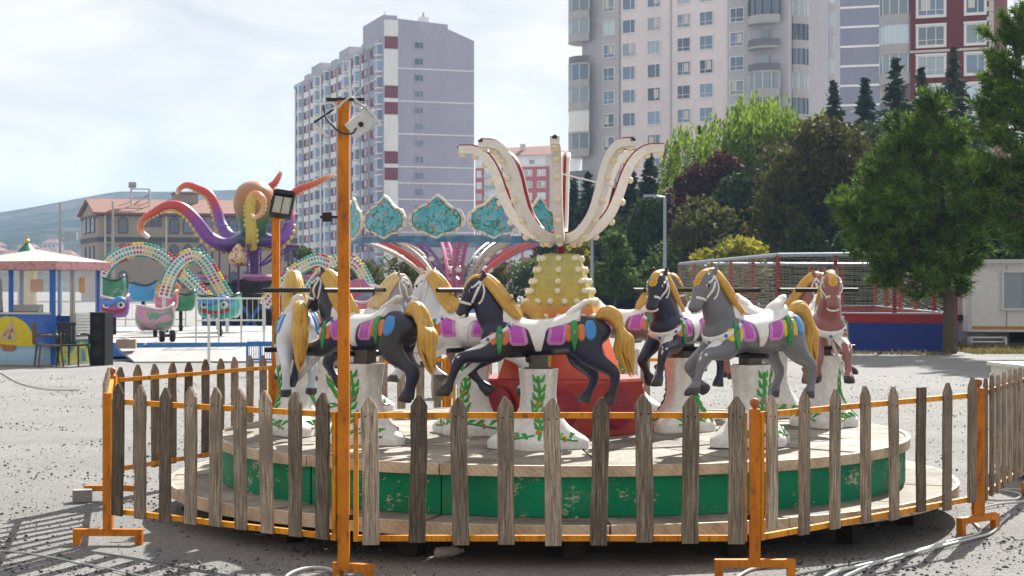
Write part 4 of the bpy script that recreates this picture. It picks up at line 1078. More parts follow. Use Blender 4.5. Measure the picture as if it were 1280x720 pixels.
def mid_red_block():
    d = 437; t = thing('apartment_block', 'distant white block with red framed windows under a low brown roof', 'building')
    M, L = facade_frame((PXX(594, d), d), (PXX(706, d - 8), d - 8)); top = ZZ(196, d); H = 2.95
    wallbox('wall', M, 0, L, 0, 14, 0, top, OFFW, t)
    M2, L2 = facade_frame(tuple((M @ Vector((L, 0, 0))).xy), (PXX(726, d + 8), d + 8)); wallbox('side_wall', M2, .01, L2, .02, 5, 0, top - .4, CREAMW, t)
    for x0, x1 in ((.3, 2.4), (7.5, 9.6), (12.8, 20.2)):
        wallbox('red_bay', M, x0, x1, -.7, -.003, 0, top - 3.0, wall_mat('red_far', (.36, .055, .045)), t)
    z = top - 4.6
    k = 0
    while z > 1:
        for x, w, y in ((1.35, 1.3, -.74), (8.5, 1.3, -.74), (14.7, 2.2, -.74), (18.3, 2.2, -.74), (11.2, 1.5, -.03)): window(t, M, x, z, w, 1.7, 'two', glass=G_PALE, y=y)
        if k % 1 == 0:
            MB().box((4.95, -.5, z - .95), (4.6, 1.1, .3), M).build('balcony_slab', CONC, t); MB().box((4.95, -1.0, z - .45), (4.5, .08, .8), M).build('balcony_rail', G_PALE, t)
        for x in (2.0,): window(t, M2, x, z + .3, 1.3, 1.5, 'two', glass=MAROON)
        z -= H; k += 1
    z = top - 1.7
    for x in (4.0, 10.8, 15.5): window(t, M, x, z, 1.6, 1.3, 'two', glass=G_DARK)
    vs = [tuple(M @ Vector(p)) for p in ((-.8, -1.2, top), (L + 1, -1.2, top), (L + 1, 15, top), (-.8, 15, top), (6, 6, top + 2.6), (L - 5, 6, top + 2.9))]
    MB().add(vs, [(0, 1, 5, 4), (1, 2, 5), (2, 3, 4, 5), (3, 0, 4), (3, 2, 1, 0)]).build('roof', TILE, t)
    for x in (3.5, 12): MB().box((x, 3, top + 2.2), (1.2, 1, 2), M).build('chimney', CREAMW, t)
mid_red_block()
STONE = wall_mat('sandstone_wall', (.31, .255, .205), .5); BAND = mat('dark_band', (.07, .068, .075), .8)
def tile_roof_mat():
    m, n, l, b = new_mat('clay_roof'); v, _ = vec_node(n, l); w = n.new('ShaderNodeTexWave'); w.bands_direction = 'X'; w.inputs['Scale'].default_value = 1.1; l.new(v, w.inputs['Vector'])
    c = ramp(n, l, noise(n, l, v, 1.5, 6), [(.3, (.15, .055, .036)), (.7, (.23, .088, .055))]); c = mixc(n, l, .35, c, ramp(n, l, w.outputs['Fac'], [(.2, (.08, .03, .02)), (.8, (.26, .11, .07))]))
    l.new(c, b.inputs['Base Color']); b.inputs['Roughness'].default_value = .85; bump_node(n, l, b, w.outputs['Fac'], .6, .1); return m
def arch_poly(w, h, n=8, point=.12):
    p = [(-w / 2, -h / 2), (w / 2, -h / 2)]; hs = h / 2 - w * .55
    for i in range(n + 1):
        a = math.pi * i / n; p.append((w / 2 * math.cos(a), hs + w * .5 * math.sin(a) * (1 + point * math.sin(a) ** 6)))
    return p
def stone_building():
    d = 200; t = thing('stone_building', 'old sandstone building with arched windows under a red tiled roof', 'building')
    P0, P1 = (PXX(123, d), d), (PXX(372, d + 6), d + 6); M, L = facade_frame(P0, P1); ev = ZZ(267, d); DP = 13
    G0 = (PXX(102, d + 10.5), d + 10.5); Mg, Lg = facade_frame(G0, P0)
    wallbox('wall', M, 0, L, 0, DP, 0, ev, STONE, t)
    rt = ZZ(253.5, d + 5)
    vs = [tuple(Mg @ Vector(p)) for p in ((0, -.05, 0), (Lg, -.05, 0), (Lg, -.05, ev), (Lg / 2, -.05, rt), (0, -.05, ev), (0, .4, 0), (Lg, .4, 0), (Lg, .4, ev), (Lg / 2, .4, rt), (0, .4, ev))]
    MB().add(vs, [(0, 1, 2, 3, 4), (9, 8, 7, 6, 5), (0, 5, 6, 1), (1, 6, 7, 2), (2, 7, 8, 3), (3, 8, 9, 4), (4, 9, 5, 0)]).build('gable_wall', STONE, t)
    a, b = Mg @ Vector((Lg + .6, 0, ev - .1)), M @ Vector((L, -.7, ev - .1)); e1 = Mg @ Vector((Lg / 2, -.5, rt + .25)); e2 = e1 + (M @ Vector((L, 0, 0)) - M @ Vector((0, 0, 0))); c0 = Mg @ Vector((-.5, -.5, ev)); c1 = c0 + (e2 - e1)
    a = M @ Vector((-.6, -.7, ev - .1))
    MB().add([a, b, e2, e1, c0, c1, a + Vector((0, 0, .25)), b + Vector((0, 0, .25)), e2 + Vector((0, 0, .28)), e1 + Vector((0, 0, .28)), c0 + Vector((0, 0, .25)), c1 + Vector((0, 0, .25))],
             [(6, 7, 8, 9), (9, 8, 11, 10), (0, 3, 2, 1), (3, 4, 5, 2), (0, 1, 7, 6), (0, 6, 9, 3), (3, 9, 10, 4), (1, 2, 8, 7), (2, 5, 11, 8), (4, 10, 11, 5)]).build('roof', tile_roof_mat(), t)
    wallbox('string_course', M, -.05, L, -.1, -.003, ZZ(302, d), ZZ(296, d), BAND, t); wallbox('eaves_band', M, -.05, L, -.14, -.003, ZZ(270, d), ev - .15, BAND, t)
    wallbox('string_course', Mg, 0, Lg + .05, -.17, -.053, ZZ(302, d), ZZ(296, d), BAND, t); wallbox('eaves_band', Mg, 0, Lg + .05, -.17, -.053, ZZ(272, d), ZZ(268, d), BAND, t)
    RX = Matrix.Rotation(R(90), 4, 'X')
    sur = MB().prism(arch_poly(1.16, 2.0), 0, .12).mesh('window_surround', BAND); pn = MB().prism(arch_poly(.88, 1.7), .12, .15).mesh('arched_window', G_DARK); bar = MB().box((0, 0, .16), (.07, 1.5, .03)).box((0, .15, .163), (.8, .07, .03)).mesh('glazing_bar', mat('bar_brown', (.12, .1, .09), .6))
    def arch(MM, x, z, s=1, y=-.003):
        o = put('window_surround', sur, t); o.matrix_local = MM @ Matrix.Translation((x, y, z)) @ RX @ Matrix.Diagonal((s, 1, 1, 1))
        p = put('arched_window', pn, o); put('glazing_bar', bar, p)
    px2x = lambda px: (px - 123) / (372 - 123) * L
    for row, (z, kind) in enumerate(((ZZ(281, d), 0), (ZZ(315, d), 0), (ZZ(349, d), 0))):
        for px in (136, 153, 216, 233, 250, 290, 307, 345, 361): arch(M, px2x(px), z)
    for px in (183, 195, 268, 278, 324):
        for z in (ZZ(276, d), ZZ(305, d)): window(t, M, px2x(px), z, 1.0, 1.3, 'two', glass=G_DARK, y=-.03, frame=BAND)
    for x in (3.2, 6.0, 8.8):
        arch(Mg, x, ZZ(281, d + 4), 1.5, -.055); arch(Mg, x, ZZ(318, d + 4), 1.0, -.055)
    for px in (130, 205, 318): wallbox('downpipe', M, px2x(px), px2x(px) + .22, -.2, -.003, 0, ev - .2, CREAMW, t)
    wallbox('stair_block', M, px2x(218), px2x(249), 4, 8, ev, ZZ(241, d + 4), STONE, t); wallbox('stair_block_roof', M, px2x(217), px2x(250), 3.8, 8.2, ZZ(241, d + 4), ZZ(239, d + 4), TILE, t)
    s = MB()
    x0, x1 = px2x(164), px2x(187); zb, zt = ev + .8, ZZ(236, d + 3)
    for x in (x0, x1): 
        for y in (2.4, 4.2): s.bar(M @ Vector((x, y, zb)), M @ Vector((x, y, zt)), .16)
    for z in (zt, (zb + zt) / 2): s.bar(M @ Vector((x0, 2.4, z)), M @ Vector((x1, 2.4, z)), .16)
    s.build('heater_frame', GREYW, t)
    MB().bar(M @ Vector((x0, 2.5, zb + .2)), M @ Vector((x1, 4.0, zt - .5)), .1).build('solar_collector', G_DARK, t)
    MB().tube([M @ Vector((x0 - .3, 3, zt + .55)), M @ Vector((x0 + .6, 3, zt + .55))], .36, 10).build('water_tank', mat('tank_metal', (.3, .3, .3), .4, .6), t)
    MB().box((x0 + .15, 3, zt + .1), (.5, .5, .3), M).build('tank_stand', GREYW, t)
stone_building()
# houses at the foot of the hill
def far_houses():
    hw = [wall_mat('house_a', (.45, .33, .27)), wall_mat('house_b', (.52, .47, .42)), wall_mat('house_c', (.40, .28, .24))]
    bod = [MB().box((0, 0, 2.6), (9, 8, 5.2)).mesh('wall', m) for m in hw]
    rf_ = MB().add([(-5, -4.6, 5.1), (5, -4.6, 5.1), (5, 4.6, 5.1), (-5, 4.6, 5.1), (-2.4, 0, 7.2), (2.4, 0, 7.2)], [(0, 1, 5, 4), (1, 2, 5), (2, 3, 4, 5), (3, 0, 4), (3, 2, 1, 0)]).mesh('roof', TILE)
    wn_ = MB().box((0, -4.02, 0), (1.2, .1, 1.4)).mesh('window', G_DARK)
    r = random.Random(12)
    bv = BVHTree.FromPolygons([v.co.copy() for v in HILL.data.vertices], [tuple(p.vertices) for p in HILL.data.polygons])
    for k in range(22):
        d = r.uniform(800, 940); x = PXX(r.uniform(-10, 104), d)
        h = bv.ray_cast(Vector((x, d, 400)), Vector((0, 0, -1)))[0]; z = h.z if h else 0
        t = thing('hillside_house', 'small tan house with red roof on the slope beyond the ticket booth', 'house', (x, d, z - .8), R(r.uniform(-35, 35)), 'small houses at the foot of the hill')
        put('wall', bod[k % 3], t); put('roof', rf_, t)
        for xx in (-2.6, 0, 2.6): put('window', wn_, t, (xx, 0, 3.6))
far_houses()
# ---------------------------------------------------------------- trees and shrubs
def quads(C, size, rngn, aspect=.6, up_bias=0, direc=None):
    """one leaf quad per row of C"""
    n = len(C); a = rngn.normal(size=(n, 3)) if direc is None else direc + .35 * rngn.normal(size=(n, 3))
    a /= np.linalg.norm(a, axis=1, keepdims=True); b = rngn.normal(size=(n, 3)); b[:, 2] += up_bias
    b -= a * (a * b).sum(1, keepdims=True); b /= np.linalg.norm(b, axis=1, keepdims=True) + 1e-9
    s = (size * (.6 + .8 * rngn.random(n)))[:, None]
    a = a * s; b = b * s * aspect
    V = np.stack([C - a, C - .15 * a + b, C + a, C - .15 * a - b], 1).reshape(-1, 3)
    return V, np.arange(4 * n).reshape(-1, 4)
BARK = mat('bark', (.10, .075, .055), .95, col2=(.05, .04, .03), scale=6, stretch=(3, 3, .5), bump=.6, bscale=12)
def trunk_mesh(h, r, rng_, lean=(0, 0), limbs=7, spread=.35, start=.35, straight=False):
    mb = MB(); k = 7
    pts = [(lean[0] * (i / k) ** 1.4 + (0 if straight else rng_.uniform(-.03, .03) * h * .3), lean[1] * (i / k) ** 1.4, h * i / k) for i in range(k + 1)]
    pts[0] = (0, 0, -.15)
    mb.tube(pts, [r * (1.25 if i == 0 else 1 - .85 * i / k) for i in range(k + 1)], 8)
    for j in range(limbs):
        t = start + (1 - start) * (j + .5) / limbs * .9; i = min(k - 1, int(t * k)); p = Vector(pts[i]).lerp(Vector(pts[i + 1]), t * k - i)
        a = j * 2.4 + rng_.uniform(-.4, .4); L = h * spread * (1.15 - t) * rng_.uniform(.8, 1.2)
        e = p + Vector((math.cos(a) * L, math.sin(a) * L, L * rng_.uniform(.3, .7)))
        m_ = p.lerp(e, .5) + Vector((0, 0, .08 * L)); mb.tube([p, m_, e], [r * .4 * (1.1 - t), r * .25 * (1.1 - t), .01], 5)
    return mb.mesh('trunk', BARK, 60), pts
def tree(name, label, cat, px, d, z_top, w, m, kind, seed, n=7000, leaf=.2, crown_base=.2, group=None, depth=None, lean=0, z0=0):
    """broad crown: leaves on the shells of many overlapping clumps"""
    rn = np.random.default_rng(seed); rp = random.Random(seed); x = PXX(px, d)
    t = thing(name, label, cat, (x, d, z0), 0, group); h = z_top - z0
    tm, tp = trunk_mesh(h * .82, max(.05, h * .018), rp, (lean * .7, 0)); put('trunk', tm, t)
    cz0 = h * crown_base; hh = h - cz0; nc = 34 if n > 3000 else 18
    u = rn.normal(size=(nc, 3)); u /= np.linalg.norm(u, axis=1, keepdims=True); rad = rn.random(nc) ** .45
    C = u * rad[:, None] * np.array([w / 2 * .78, (depth or w) / 2 * .78, hh / 2 * .8]); 
    sh = 1.0 - .35 * np.clip(C[:, 2] / (hh / 2), -1, 1); C[:, 0] *= sh * .95; C[:, 1] *= sh * .95
    C[:, 2] += cz0 + hh / 2; C[:, 0] += lean * (C[:, 2] / h)
    rr = (.16 + .14 * rn.random(nc)) * min(w, hh)
    idx = rn.integers(0, nc, n); v = rn.normal(size=(n, 3)); v /= np.linalg.norm(v, axis=1, keepdims=True)
    P = C[idx] + v * (rr[idx] * (.62 + .42 * rn.random(n)))[:, None] * np.array([1.1, 1.1, .8])
    V, Fq = quads(P, leaf, rn)
    put('crown', raw_mesh('crown', V, Fq, m), t); return t
def willow(label, px, d, z_top, w, m, seed, n=9000):
    rn = np.random.default_rng(seed); rp = random.Random(seed); x = PXX(px, d)
    t = thing('willow_tree', label, 'tree', (x, d, 0)); h = z_top
    tm, tp = trunk_mesh(h * .85, .3, rp); put('trunk', tm, t)
    ns = 560; nper = n // ns; pts = []; dr = []
    nb = 16; bc = rn.normal(size=(nb, 3)) * np.array([w * .22, w * .2, h * .08]); bc[:, 2] += h * .78 - .25 * np.abs(bc[:, 0])
    for s in range(ns):
        b = bc[rn.integers(nb)]; v = rn.normal(size=3); v /= np.linalg.norm(v); v[2] = abs(v[2])
        p = b + v * np.array([w * .2, w * .2, h * .15]); L = h * (.12 + .38 * rn.random()); out = np.array([v[0], v[1], 0]) * w * .05
        for k in range(nper):
            q = k / nper; pts.append(p + out * q + np.array([0, 0, -L * q ** 1.15]) + rn.normal(size=3) * .06); dr.append((.15 * v[0], .15 * v[1], -1))
    nf = 9000; b = bc[rn.integers(0, nb, nf)]; v = rn.normal(size=(nf, 3)); v /= np.linalg.norm(v, axis=1, keepdims=True)
    pts += list(b + v * np.array([w * .2, w * .2, h * .13]) * (.7 + .35 * rn.random((nf, 1))) - np.array([0, 0, .04 * h])); dr += [(.3 * q[0], .3 * q[1], -.8) for q in v]
    P = np.array(pts); V, Fq = quads(P, .17, rn, .30, direc=np.array(dr))
    put('crown', raw_mesh('crown', V, Fq, m), t); return t
def spruce(label, px, d, z_top, w, m, seed, n_lay=60, group=None, z0=0):
    rn = np.random.default_rng(seed); x = PXX(px, d)
    t = thing('spruce_tree', label, 'tree', (x, d, z0), 0, group); h = z_top - z0
    MB().tube([(0, 0, -.1), (0, 0, h * .5), (0, 0, h * .98)], [h * .014, h * .009, .012], 7).build('trunk', BARK, t, 60)
    P = []; D = []
    for k in range(n_lay):
        q = (k + .5) / n_lay; z = h * (.08 + .91 * q) + rn.normal() * .06; rad = w / 2 * (1 - q) ** 1.0 + .05; nb = int(6 + 12 * (1 - q))
        for b in range(nb):
            a = rn.random() * 6.283; L = rad * (.75 + .45 * rn.random()); m_ = max(4, int(L / .085))
            for j in range(m_):
                s = (j + rn.random()) / m_; r_ = L * s
                P.append((r_ * math.cos(a) + rn.normal() * .05, r_ * math.sin(a) + rn.normal() * .05, z - .42 * r_ + .26 * r_ * s + rn.normal() * .08)); D.append((math.cos(a), math.sin(a), -.15))
    V, Fq = quads(np.array(P), .20, rn, .45, direc=np.array(D)); put('crown', raw_mesh('crown', V, Fq, m), t); return t
def pine(label, base_px, d, top_z, blobs, m, seed, trunk_pts, trunk_r, clumps=560, needles=34, nl=.19):
    """needle tufts gathered at branch ends; blobs: (x, y, z, rx, ry, rz) in metres round the trunk base"""
    rn = np.random.default_rng(seed); x = PXX(base_px, d)
    t = thing('pine_tree', label, 'tree', (x, d, 0))
    mb = MB(); q = smooth_path([(a, b, c) for a, b, c in trunk_pts], 4); k = len(q)
    mb.tube(q, [trunk_r * (1 - .82 * i / k) for i in range(k)], 10)
    B = np.array(blobs); vol = B[:, 3] * B[:, 4] * B[:, 5]; pr = vol ** .72; pr /= pr.sum()
    for b in blobs:
        j = min(range(k), key=lambda i: abs(q[i][2] - (b[2] - .3 * b[5]))); p = Vector(q[j]); e = Vector(b[:3]); mb.tube([p, p.lerp(e, .5) + Vector((0, 0, -.1)), e], [.05, .035, .015], 5)
    idx = rn.choice(len(B), clumps, p=pr); u = rn.normal(size=(clumps, 3)); u /= np.linalg.norm(u, axis=1, keepdims=True)
    C = B[idx, :3] + u * B[idx, 3:] * (.55 + .5 * rn.random(clumps))[:, None]
    for c, i in list(zip(C, idx))[::4]: mb.tube([Vector(B[i, :3]).lerp(Vector(c), .25), Vector(c)], [.018, .008], 4, False)
    mb.build('trunk', BARK, t, 60)
    ax = u * np.array([1, 1, .6]) + np.array([0, 0, .55]); ax /= np.linalg.norm(ax, axis=1, keepdims=True)
    n = clumps * needles; ci = np.repeat(np.arange(clumps), needles)
    dv = rn.normal(size=(n, 3)); dv /= np.linalg.norm(dv, axis=1, keepdims=True); dv = dv * .85 + ax[ci] * .75; dv /= np.linalg.norm(dv, axis=1, keepdims=True)
    st = C[ci] - ax[ci] * (rn.random(n) * .32)[:, None]; L = nl * (.7 + .6 * rn.random(n))[:, None]
    sd = np.cross(dv, rn.normal(size=(n, 3))); sd /= np.linalg.norm(sd, axis=1, keepdims=True)
    V = np.stack([st - sd * .022, st + sd * .022, st + dv * L], 1).reshape(-1, 3)
    put('crown', raw_mesh('crown', V, np.arange(3 * n).reshape(-1, 3), m), t); return t
L_PINE = leaf_mat('needles_pine', (.008, .028, .006), (.15, .25, .035), .26, 2.2)  # near-black and bright needle tones, mixed by noise, imitate shade and sunlit tufts
L_DARK = leaf_mat('leaves_dark', (.013, .028, .010), (.042, .070, .018), .25); L_OLIVE = leaf_mat('leaves_olive', (.045, .055, .014), (.10, .10, .022), .4)
L_WIL = leaf_mat('leaves_willow', (.085, .15, .018), (.19, .27, .03), .5); L_PLUM = leaf_mat('leaves_plum', (.038, .012, .014), (.075, .025, .022), .35)
L_SPR = leaf_mat('needles_spruce', (.016, .036, .022), (.04, .07, .042), .15); L_YEL = leaf_mat('leaves_yellowing', (.12, .15, .02), (.30, .26, .03), .5); L_MID = leaf_mat('leaves_mid', (.035, .07, .016), (.085, .13, .028), .45)
L_BRN = leaf_mat('leaves_browning', (.026, .028, .008), (.085, .075, .018), .35)
Z = lambda py, d: ZZ(py, d)
# wood behind the ball court, far to near
willow('bright green weeping willow in front of the beige apartment block', 962, 92, Z(110, 92), 7.6, L_WIL, 1, 20000)
spr = [(875, 96, 157, 5.0), (843, 94, 178, 5.4), (812, 92, 190, 5.6), (788, 93, 203, 5.6), (762, 95, 214, 5.2), (735, 97, 214, 4.6), (717, 98, 224, 4.0)]
lab = ['slender spruce rising beside the plum tree against beige wall', 'spruce with a pointed tip between plum tree and light crown', 'dark spruce behind the grey street lamp', 'dark spruce behind the curved light arms', 'dark spruce beside the curved light arms, lower than its neighbours', 'spruce standing below the balcony corner of the beige block', 'spruce at the end of the row beside the distant red block']
for i, ((px, d, py, w), lb) in enumerate(zip(spr, lab)): spruce(lb, px, d, Z(py, d), w, L_SPR, 20 + i, group='spruces along the bank')
for i, (px, d, py, w, lb) in enumerate(((1082, 84, 96, 6.5, 'spruce tip rising in front of the striped tower'), (1120, 82, 72, 7.5, 'tall spruce in front of the dark red block balcony'), (1152, 84, 84, 6.5, 'spruce in front of the dark red block windows'), (1192, 83, 60, 8.0, 'wide dark spruce before the dark red block window column'), (1042, 90, 98, 5.5, 'spruce tip poking out beside the weeping willow'))):
    spruce(lb, px, d, Z(py, d), w, L_SPR, 40 + i, group='spruces along the bank')
G = 'leafy trees on the bank'
tree('leafy_tree', 'large brownish green tree filling the bank beside the pine', 'tree', 1030, 74, Z(108, 74), 5.4, L_BRN, 0, 3, 17000, .13, .08, G)
tree('leafy_tree', 'dark green tree between brownish tree and the spruces near red block', 'tree', 1098, 76, Z(135, 76), 4.6, L_DARK, 0, 4, 13000, .13, .08, G)
tree('plum_tree', 'purple leaved plum tree under the weeping willow', 'tree', 905, 84, Z(172, 84), 3.4, L_PLUM, 0, 5, 6000, .15, .2, G)
tree('plum_tree', 'low purple leaved plum tree beside the spruces', 'tree', 868, 83, Z(192, 83), 2.6, L_PLUM, 0, 6, 4200, .15, .3, G)
tree('leafy_tree', 'olive green tree with yellowing top below the plum trees', 'tree', 880, 76, Z(222, 76), 3.2, L_OLIVE, 0, 7, 5200, .15, .1, G)
tree('leafy_tree', 'yellow green tree rising between willow and brownish tree', 'tree', 978, 72, Z(168, 72), 2.6, L_OLIVE, 0, 8, 5200, .14, .1, G)
tree('leafy_tree', 'dark green tree behind the grey street lamp', 'tree', 820, 84, Z(240, 84), 4.4, L_DARK, 0, 9, 7000, .16, .05, G)
tree('leafy_tree', 'dark green tree behind the pale bare bush', 'tree', 925, 80, Z(212, 80), 4.6, L_DARK, 0, 10, 8000, .16, .05, G)
tree('leafy_tree', 'low dark tree below the spruces beside the yellow cone', 'tree', 752, 88, Z(250, 88), 4.2, L_DARK, 0, 11, 6500, .16, .05, G)
tree('leafy_tree', 'dark tree in the gap between brownish tree and the pine', 'tree', 1130, 70, Z(190, 70), 4.2, L_DARK, 0, 12, 7500, .15, .05, G)
tree('leafy_tree', 'dark rounded tree in front of the distant red block', 'tree', 695, 110, Z(243, 110), 4.2, L_DARK, 0, 13, 5500, .18, .1, G)
tree('leafy_tree', 'dark green tree behind the pines beside the cabin', 'tree', 1240, 66, Z(200, 66), 4.6, L_DARK, 0, 14, 7000, .15, .05, G)
for i, (px, d, py, w, mm, lb) in enumerate(((925, 66, 283, 2.7, L_YEL, 'yellowing shrub in front of the bare bush by the court net'), (885, 67, 298, 1.9, L_YEL, 'small yellowing shrub beside the corner of the court net'), (768, 70, 282, 2.1, L_MID, 'fresh green shrub beside the light crown mast'), (722, 72, 275, 1.3, L_YEL, 'thin yellow shrub between mast and green shrub'),
        (1000, 68, 270, 2.6, L_DARK, 'dark shrub behind the reddish horses'), (1075, 64, 262, 2.8, L_DARK, 'dark shrub behind the court beside the pine'), (380, 84, 292, 2.1, L_MID, 'light green young tree beside the floodlight pole'), (412, 88, 306, 2.0, L_MID, 'low green bush behind the tall lamp pole'),
        (500, 96, 316, 3.2, L_OLIVE, 'olive hedge bush behind the umbrella ride arms'), (560, 98, 318, 3.2, L_OLIVE, 'olive hedge bush under the middle painted panel'), (615, 97, 316, 3.2, L_OLIVE, 'olive hedge bush under the flower panel'), (665, 95, 312, 2.8, L_MID, 'green hedge bush behind the yellow cone'), (455, 97, 320, 2.6, L_OLIVE, 'olive hedge bush beside the end painted panel'), (830, 74, 300, 2.8, L_MID, 'green bush at the foot of the street lamp'), (960, 70, 300, 2.2, L_MID, 'green bush beside the yellowing shrub'))):
    tree('shrub', lb, 'shrub', px, d, Z(py, d), w, mm, 0, 60 + i, 2600, .11, .02, 'shrubs at the edge of the lot', depth=2)
def dry(o=None): pass
def bare_bush():
    d = 69; t = thing('bare_bush', 'leafless grey bush of long thin twigs on the bank', 'shrub', (PXX(918, d), d, 0)); r = random.Random(8); mb = MB()
    h = Z(232, d)
    mb.tube([(0, 0, -.1), (.1, 0, h * .4)], [.07, .05], 6)
    for k in range(46):
        a = r.uniform(0, 6.28); b = Vector((.1, 0, h * r.uniform(.25, .45))); L = r.uniform(.8, 1.9); el = r.uniform(.15, 1.2)
        e = b + Vector((math.cos(a) * math.cos(el) * L, .4 * math.sin(a) * math.cos(el) * L, math.sin(el) * L)); m_ = b.lerp(e, .5) + Vector((r.uniform(-.1, .1), 0, r.uniform(.05, .25)))
        mb.tube([b, m_, e], [.028, .018, .006], 4)
        for q in range(4):
            s = m_.lerp(e, r.random()); mb.tube([s, s + Vector((r.uniform(-.4, .4), r.uniform(-.2, .2), r.uniform(-.1, .4)))], [.012, .004], 4)
    mb.build('twigs', mat('dry_twig', (.24, .21, .19), .9), t)
bare_bush()
# the near pines beside the cabin: blobs measured from the trunk foot
def B_(px, py, r, d, bx, dy=0, rz=.75): 
    return ((px - bx) / 2110 * d, dy, ZZ(py, d), r / 2110 * d, r / 2110 * d * .9, r / 2110 * d * rz)
d1 = 41.3
bl = [B_(px, py, r, d1, 1187, dy) for px, py, r, dy in ((1165, 130, 26, 0), (1140, 165, 36, .4), (1178, 170, 34, -.3), (1110, 205, 38, 0), (1150, 210, 44, .6), (1190, 215, 36, -.5), (1080, 250, 40, .2), (1120, 258, 46, -.6), (1165, 262, 46, .5), (1200, 258, 30, -.2), (1090, 300, 38, 0), (1140, 310, 46, .4), (1185, 315, 40, -.5), (1065, 268, 26, -.4), (1110, 340, 28, .3), (1150, 352, 34, -.3), (1195, 350, 28, .4), (1215, 200, 26, .2), (1055, 258, 20, 0), (1130, 240, 34, -.9))]
pine('broad pine tree with bare lower trunk in front of the ball court', 1187, d1, 0, bl, L_PINE, 5, [(0, 0, -.15), (0, 0, 1), (-.05, 0, 2.2), (-.2, 0, 3.6), (-.35, 0, 5), (-.5, 0, 6.3)], .19, 1050, 42, .24)
d2 = 40
bl = [B_(px, py, r, d2, 1330, dy) for px, py, r, dy in ((1262, 60, 34, 0), (1246, 40, 22, .2), (1250, 85, 26, -.3), (1244, 130, 26, .3), (1270, 130, 40, 0), (1268, 30, 30, -.4), (1255, 190, 36, -.2), (1210, 235, 26, .2), (1290, 20, 36, .3), (1255, 110, 34, .4), (1290, 100, 50, -.3), (1238, 160, 34, 0), (1280, 165, 46, .4), (1228, 215, 36, -.3), (1270, 225, 46, .3), (1218, 258, 34, 0), (1258, 268, 42, -.4), (1232, 290, 34, .3), (1280, 288, 38, 0), (1335, 60, 60, 0), (1340, 150, 64, .3), (1350, 240, 60, 0), (1330, 290, 46, 0), (1325, -20, 46, 0), (1385, 160, 60, -.5), (1222, 245, 22, -.6))]
pine('tall dark pine tree overhanging the white cabin', 1330, d2, 0, bl, L_PINE, 6, [(0, 0, -.15), (0, 0, 2), (-.05, 0, 4), (-.1, 0, 6), (-.2, 0, 8.2)], .24, 1050, 42, .24)
# dry grass verge under the pines
def verge():
    n = 14000; rn = nrng; x = PXX(1040, 42) + rn.random(n) * 11; y = 40.2 + rn.random(n) * 4.6
    k = ((y - 40.2) > .35 * np.sin(x * 1.7) + .3) & ~((y > 41.9 - .42 * (x - 6.85)) & (y < 43.0) & (x < 11.2)); x, y = x[k], y[k]; n = len(x)
    P = np.stack([x, y, np.zeros(n)], 1); dv = rn.normal(size=(n, 3)) * .5; dv[:, 2] = 1; L = (.04 + .12 * rn.random(n) ** 2)[:, None]
    clump = np.exp(-((x - PXX(1187, 44)) ** 2 + (y - 43.8) ** 2) / .5); L += (.25 * clump * rn.random(n))[:, None]
    sd = rn.normal(size=(n, 3)) * .02; sd[:, 2] = 0; V = np.stack([P - sd, P + sd, P + dv * L], 1).reshape(-1, 3)
    o = put('dry_grass', raw_mesh('dry_grass', V, np.arange(3 * n).reshape(-1, 3), leaf_mat('grass_dry', (.10, .10, .03), (.22, .19, .07), .3))); tag(o, 'patchy dry grass verge under the pines and along the court wall', 'grass', kind='stuff')
verge()
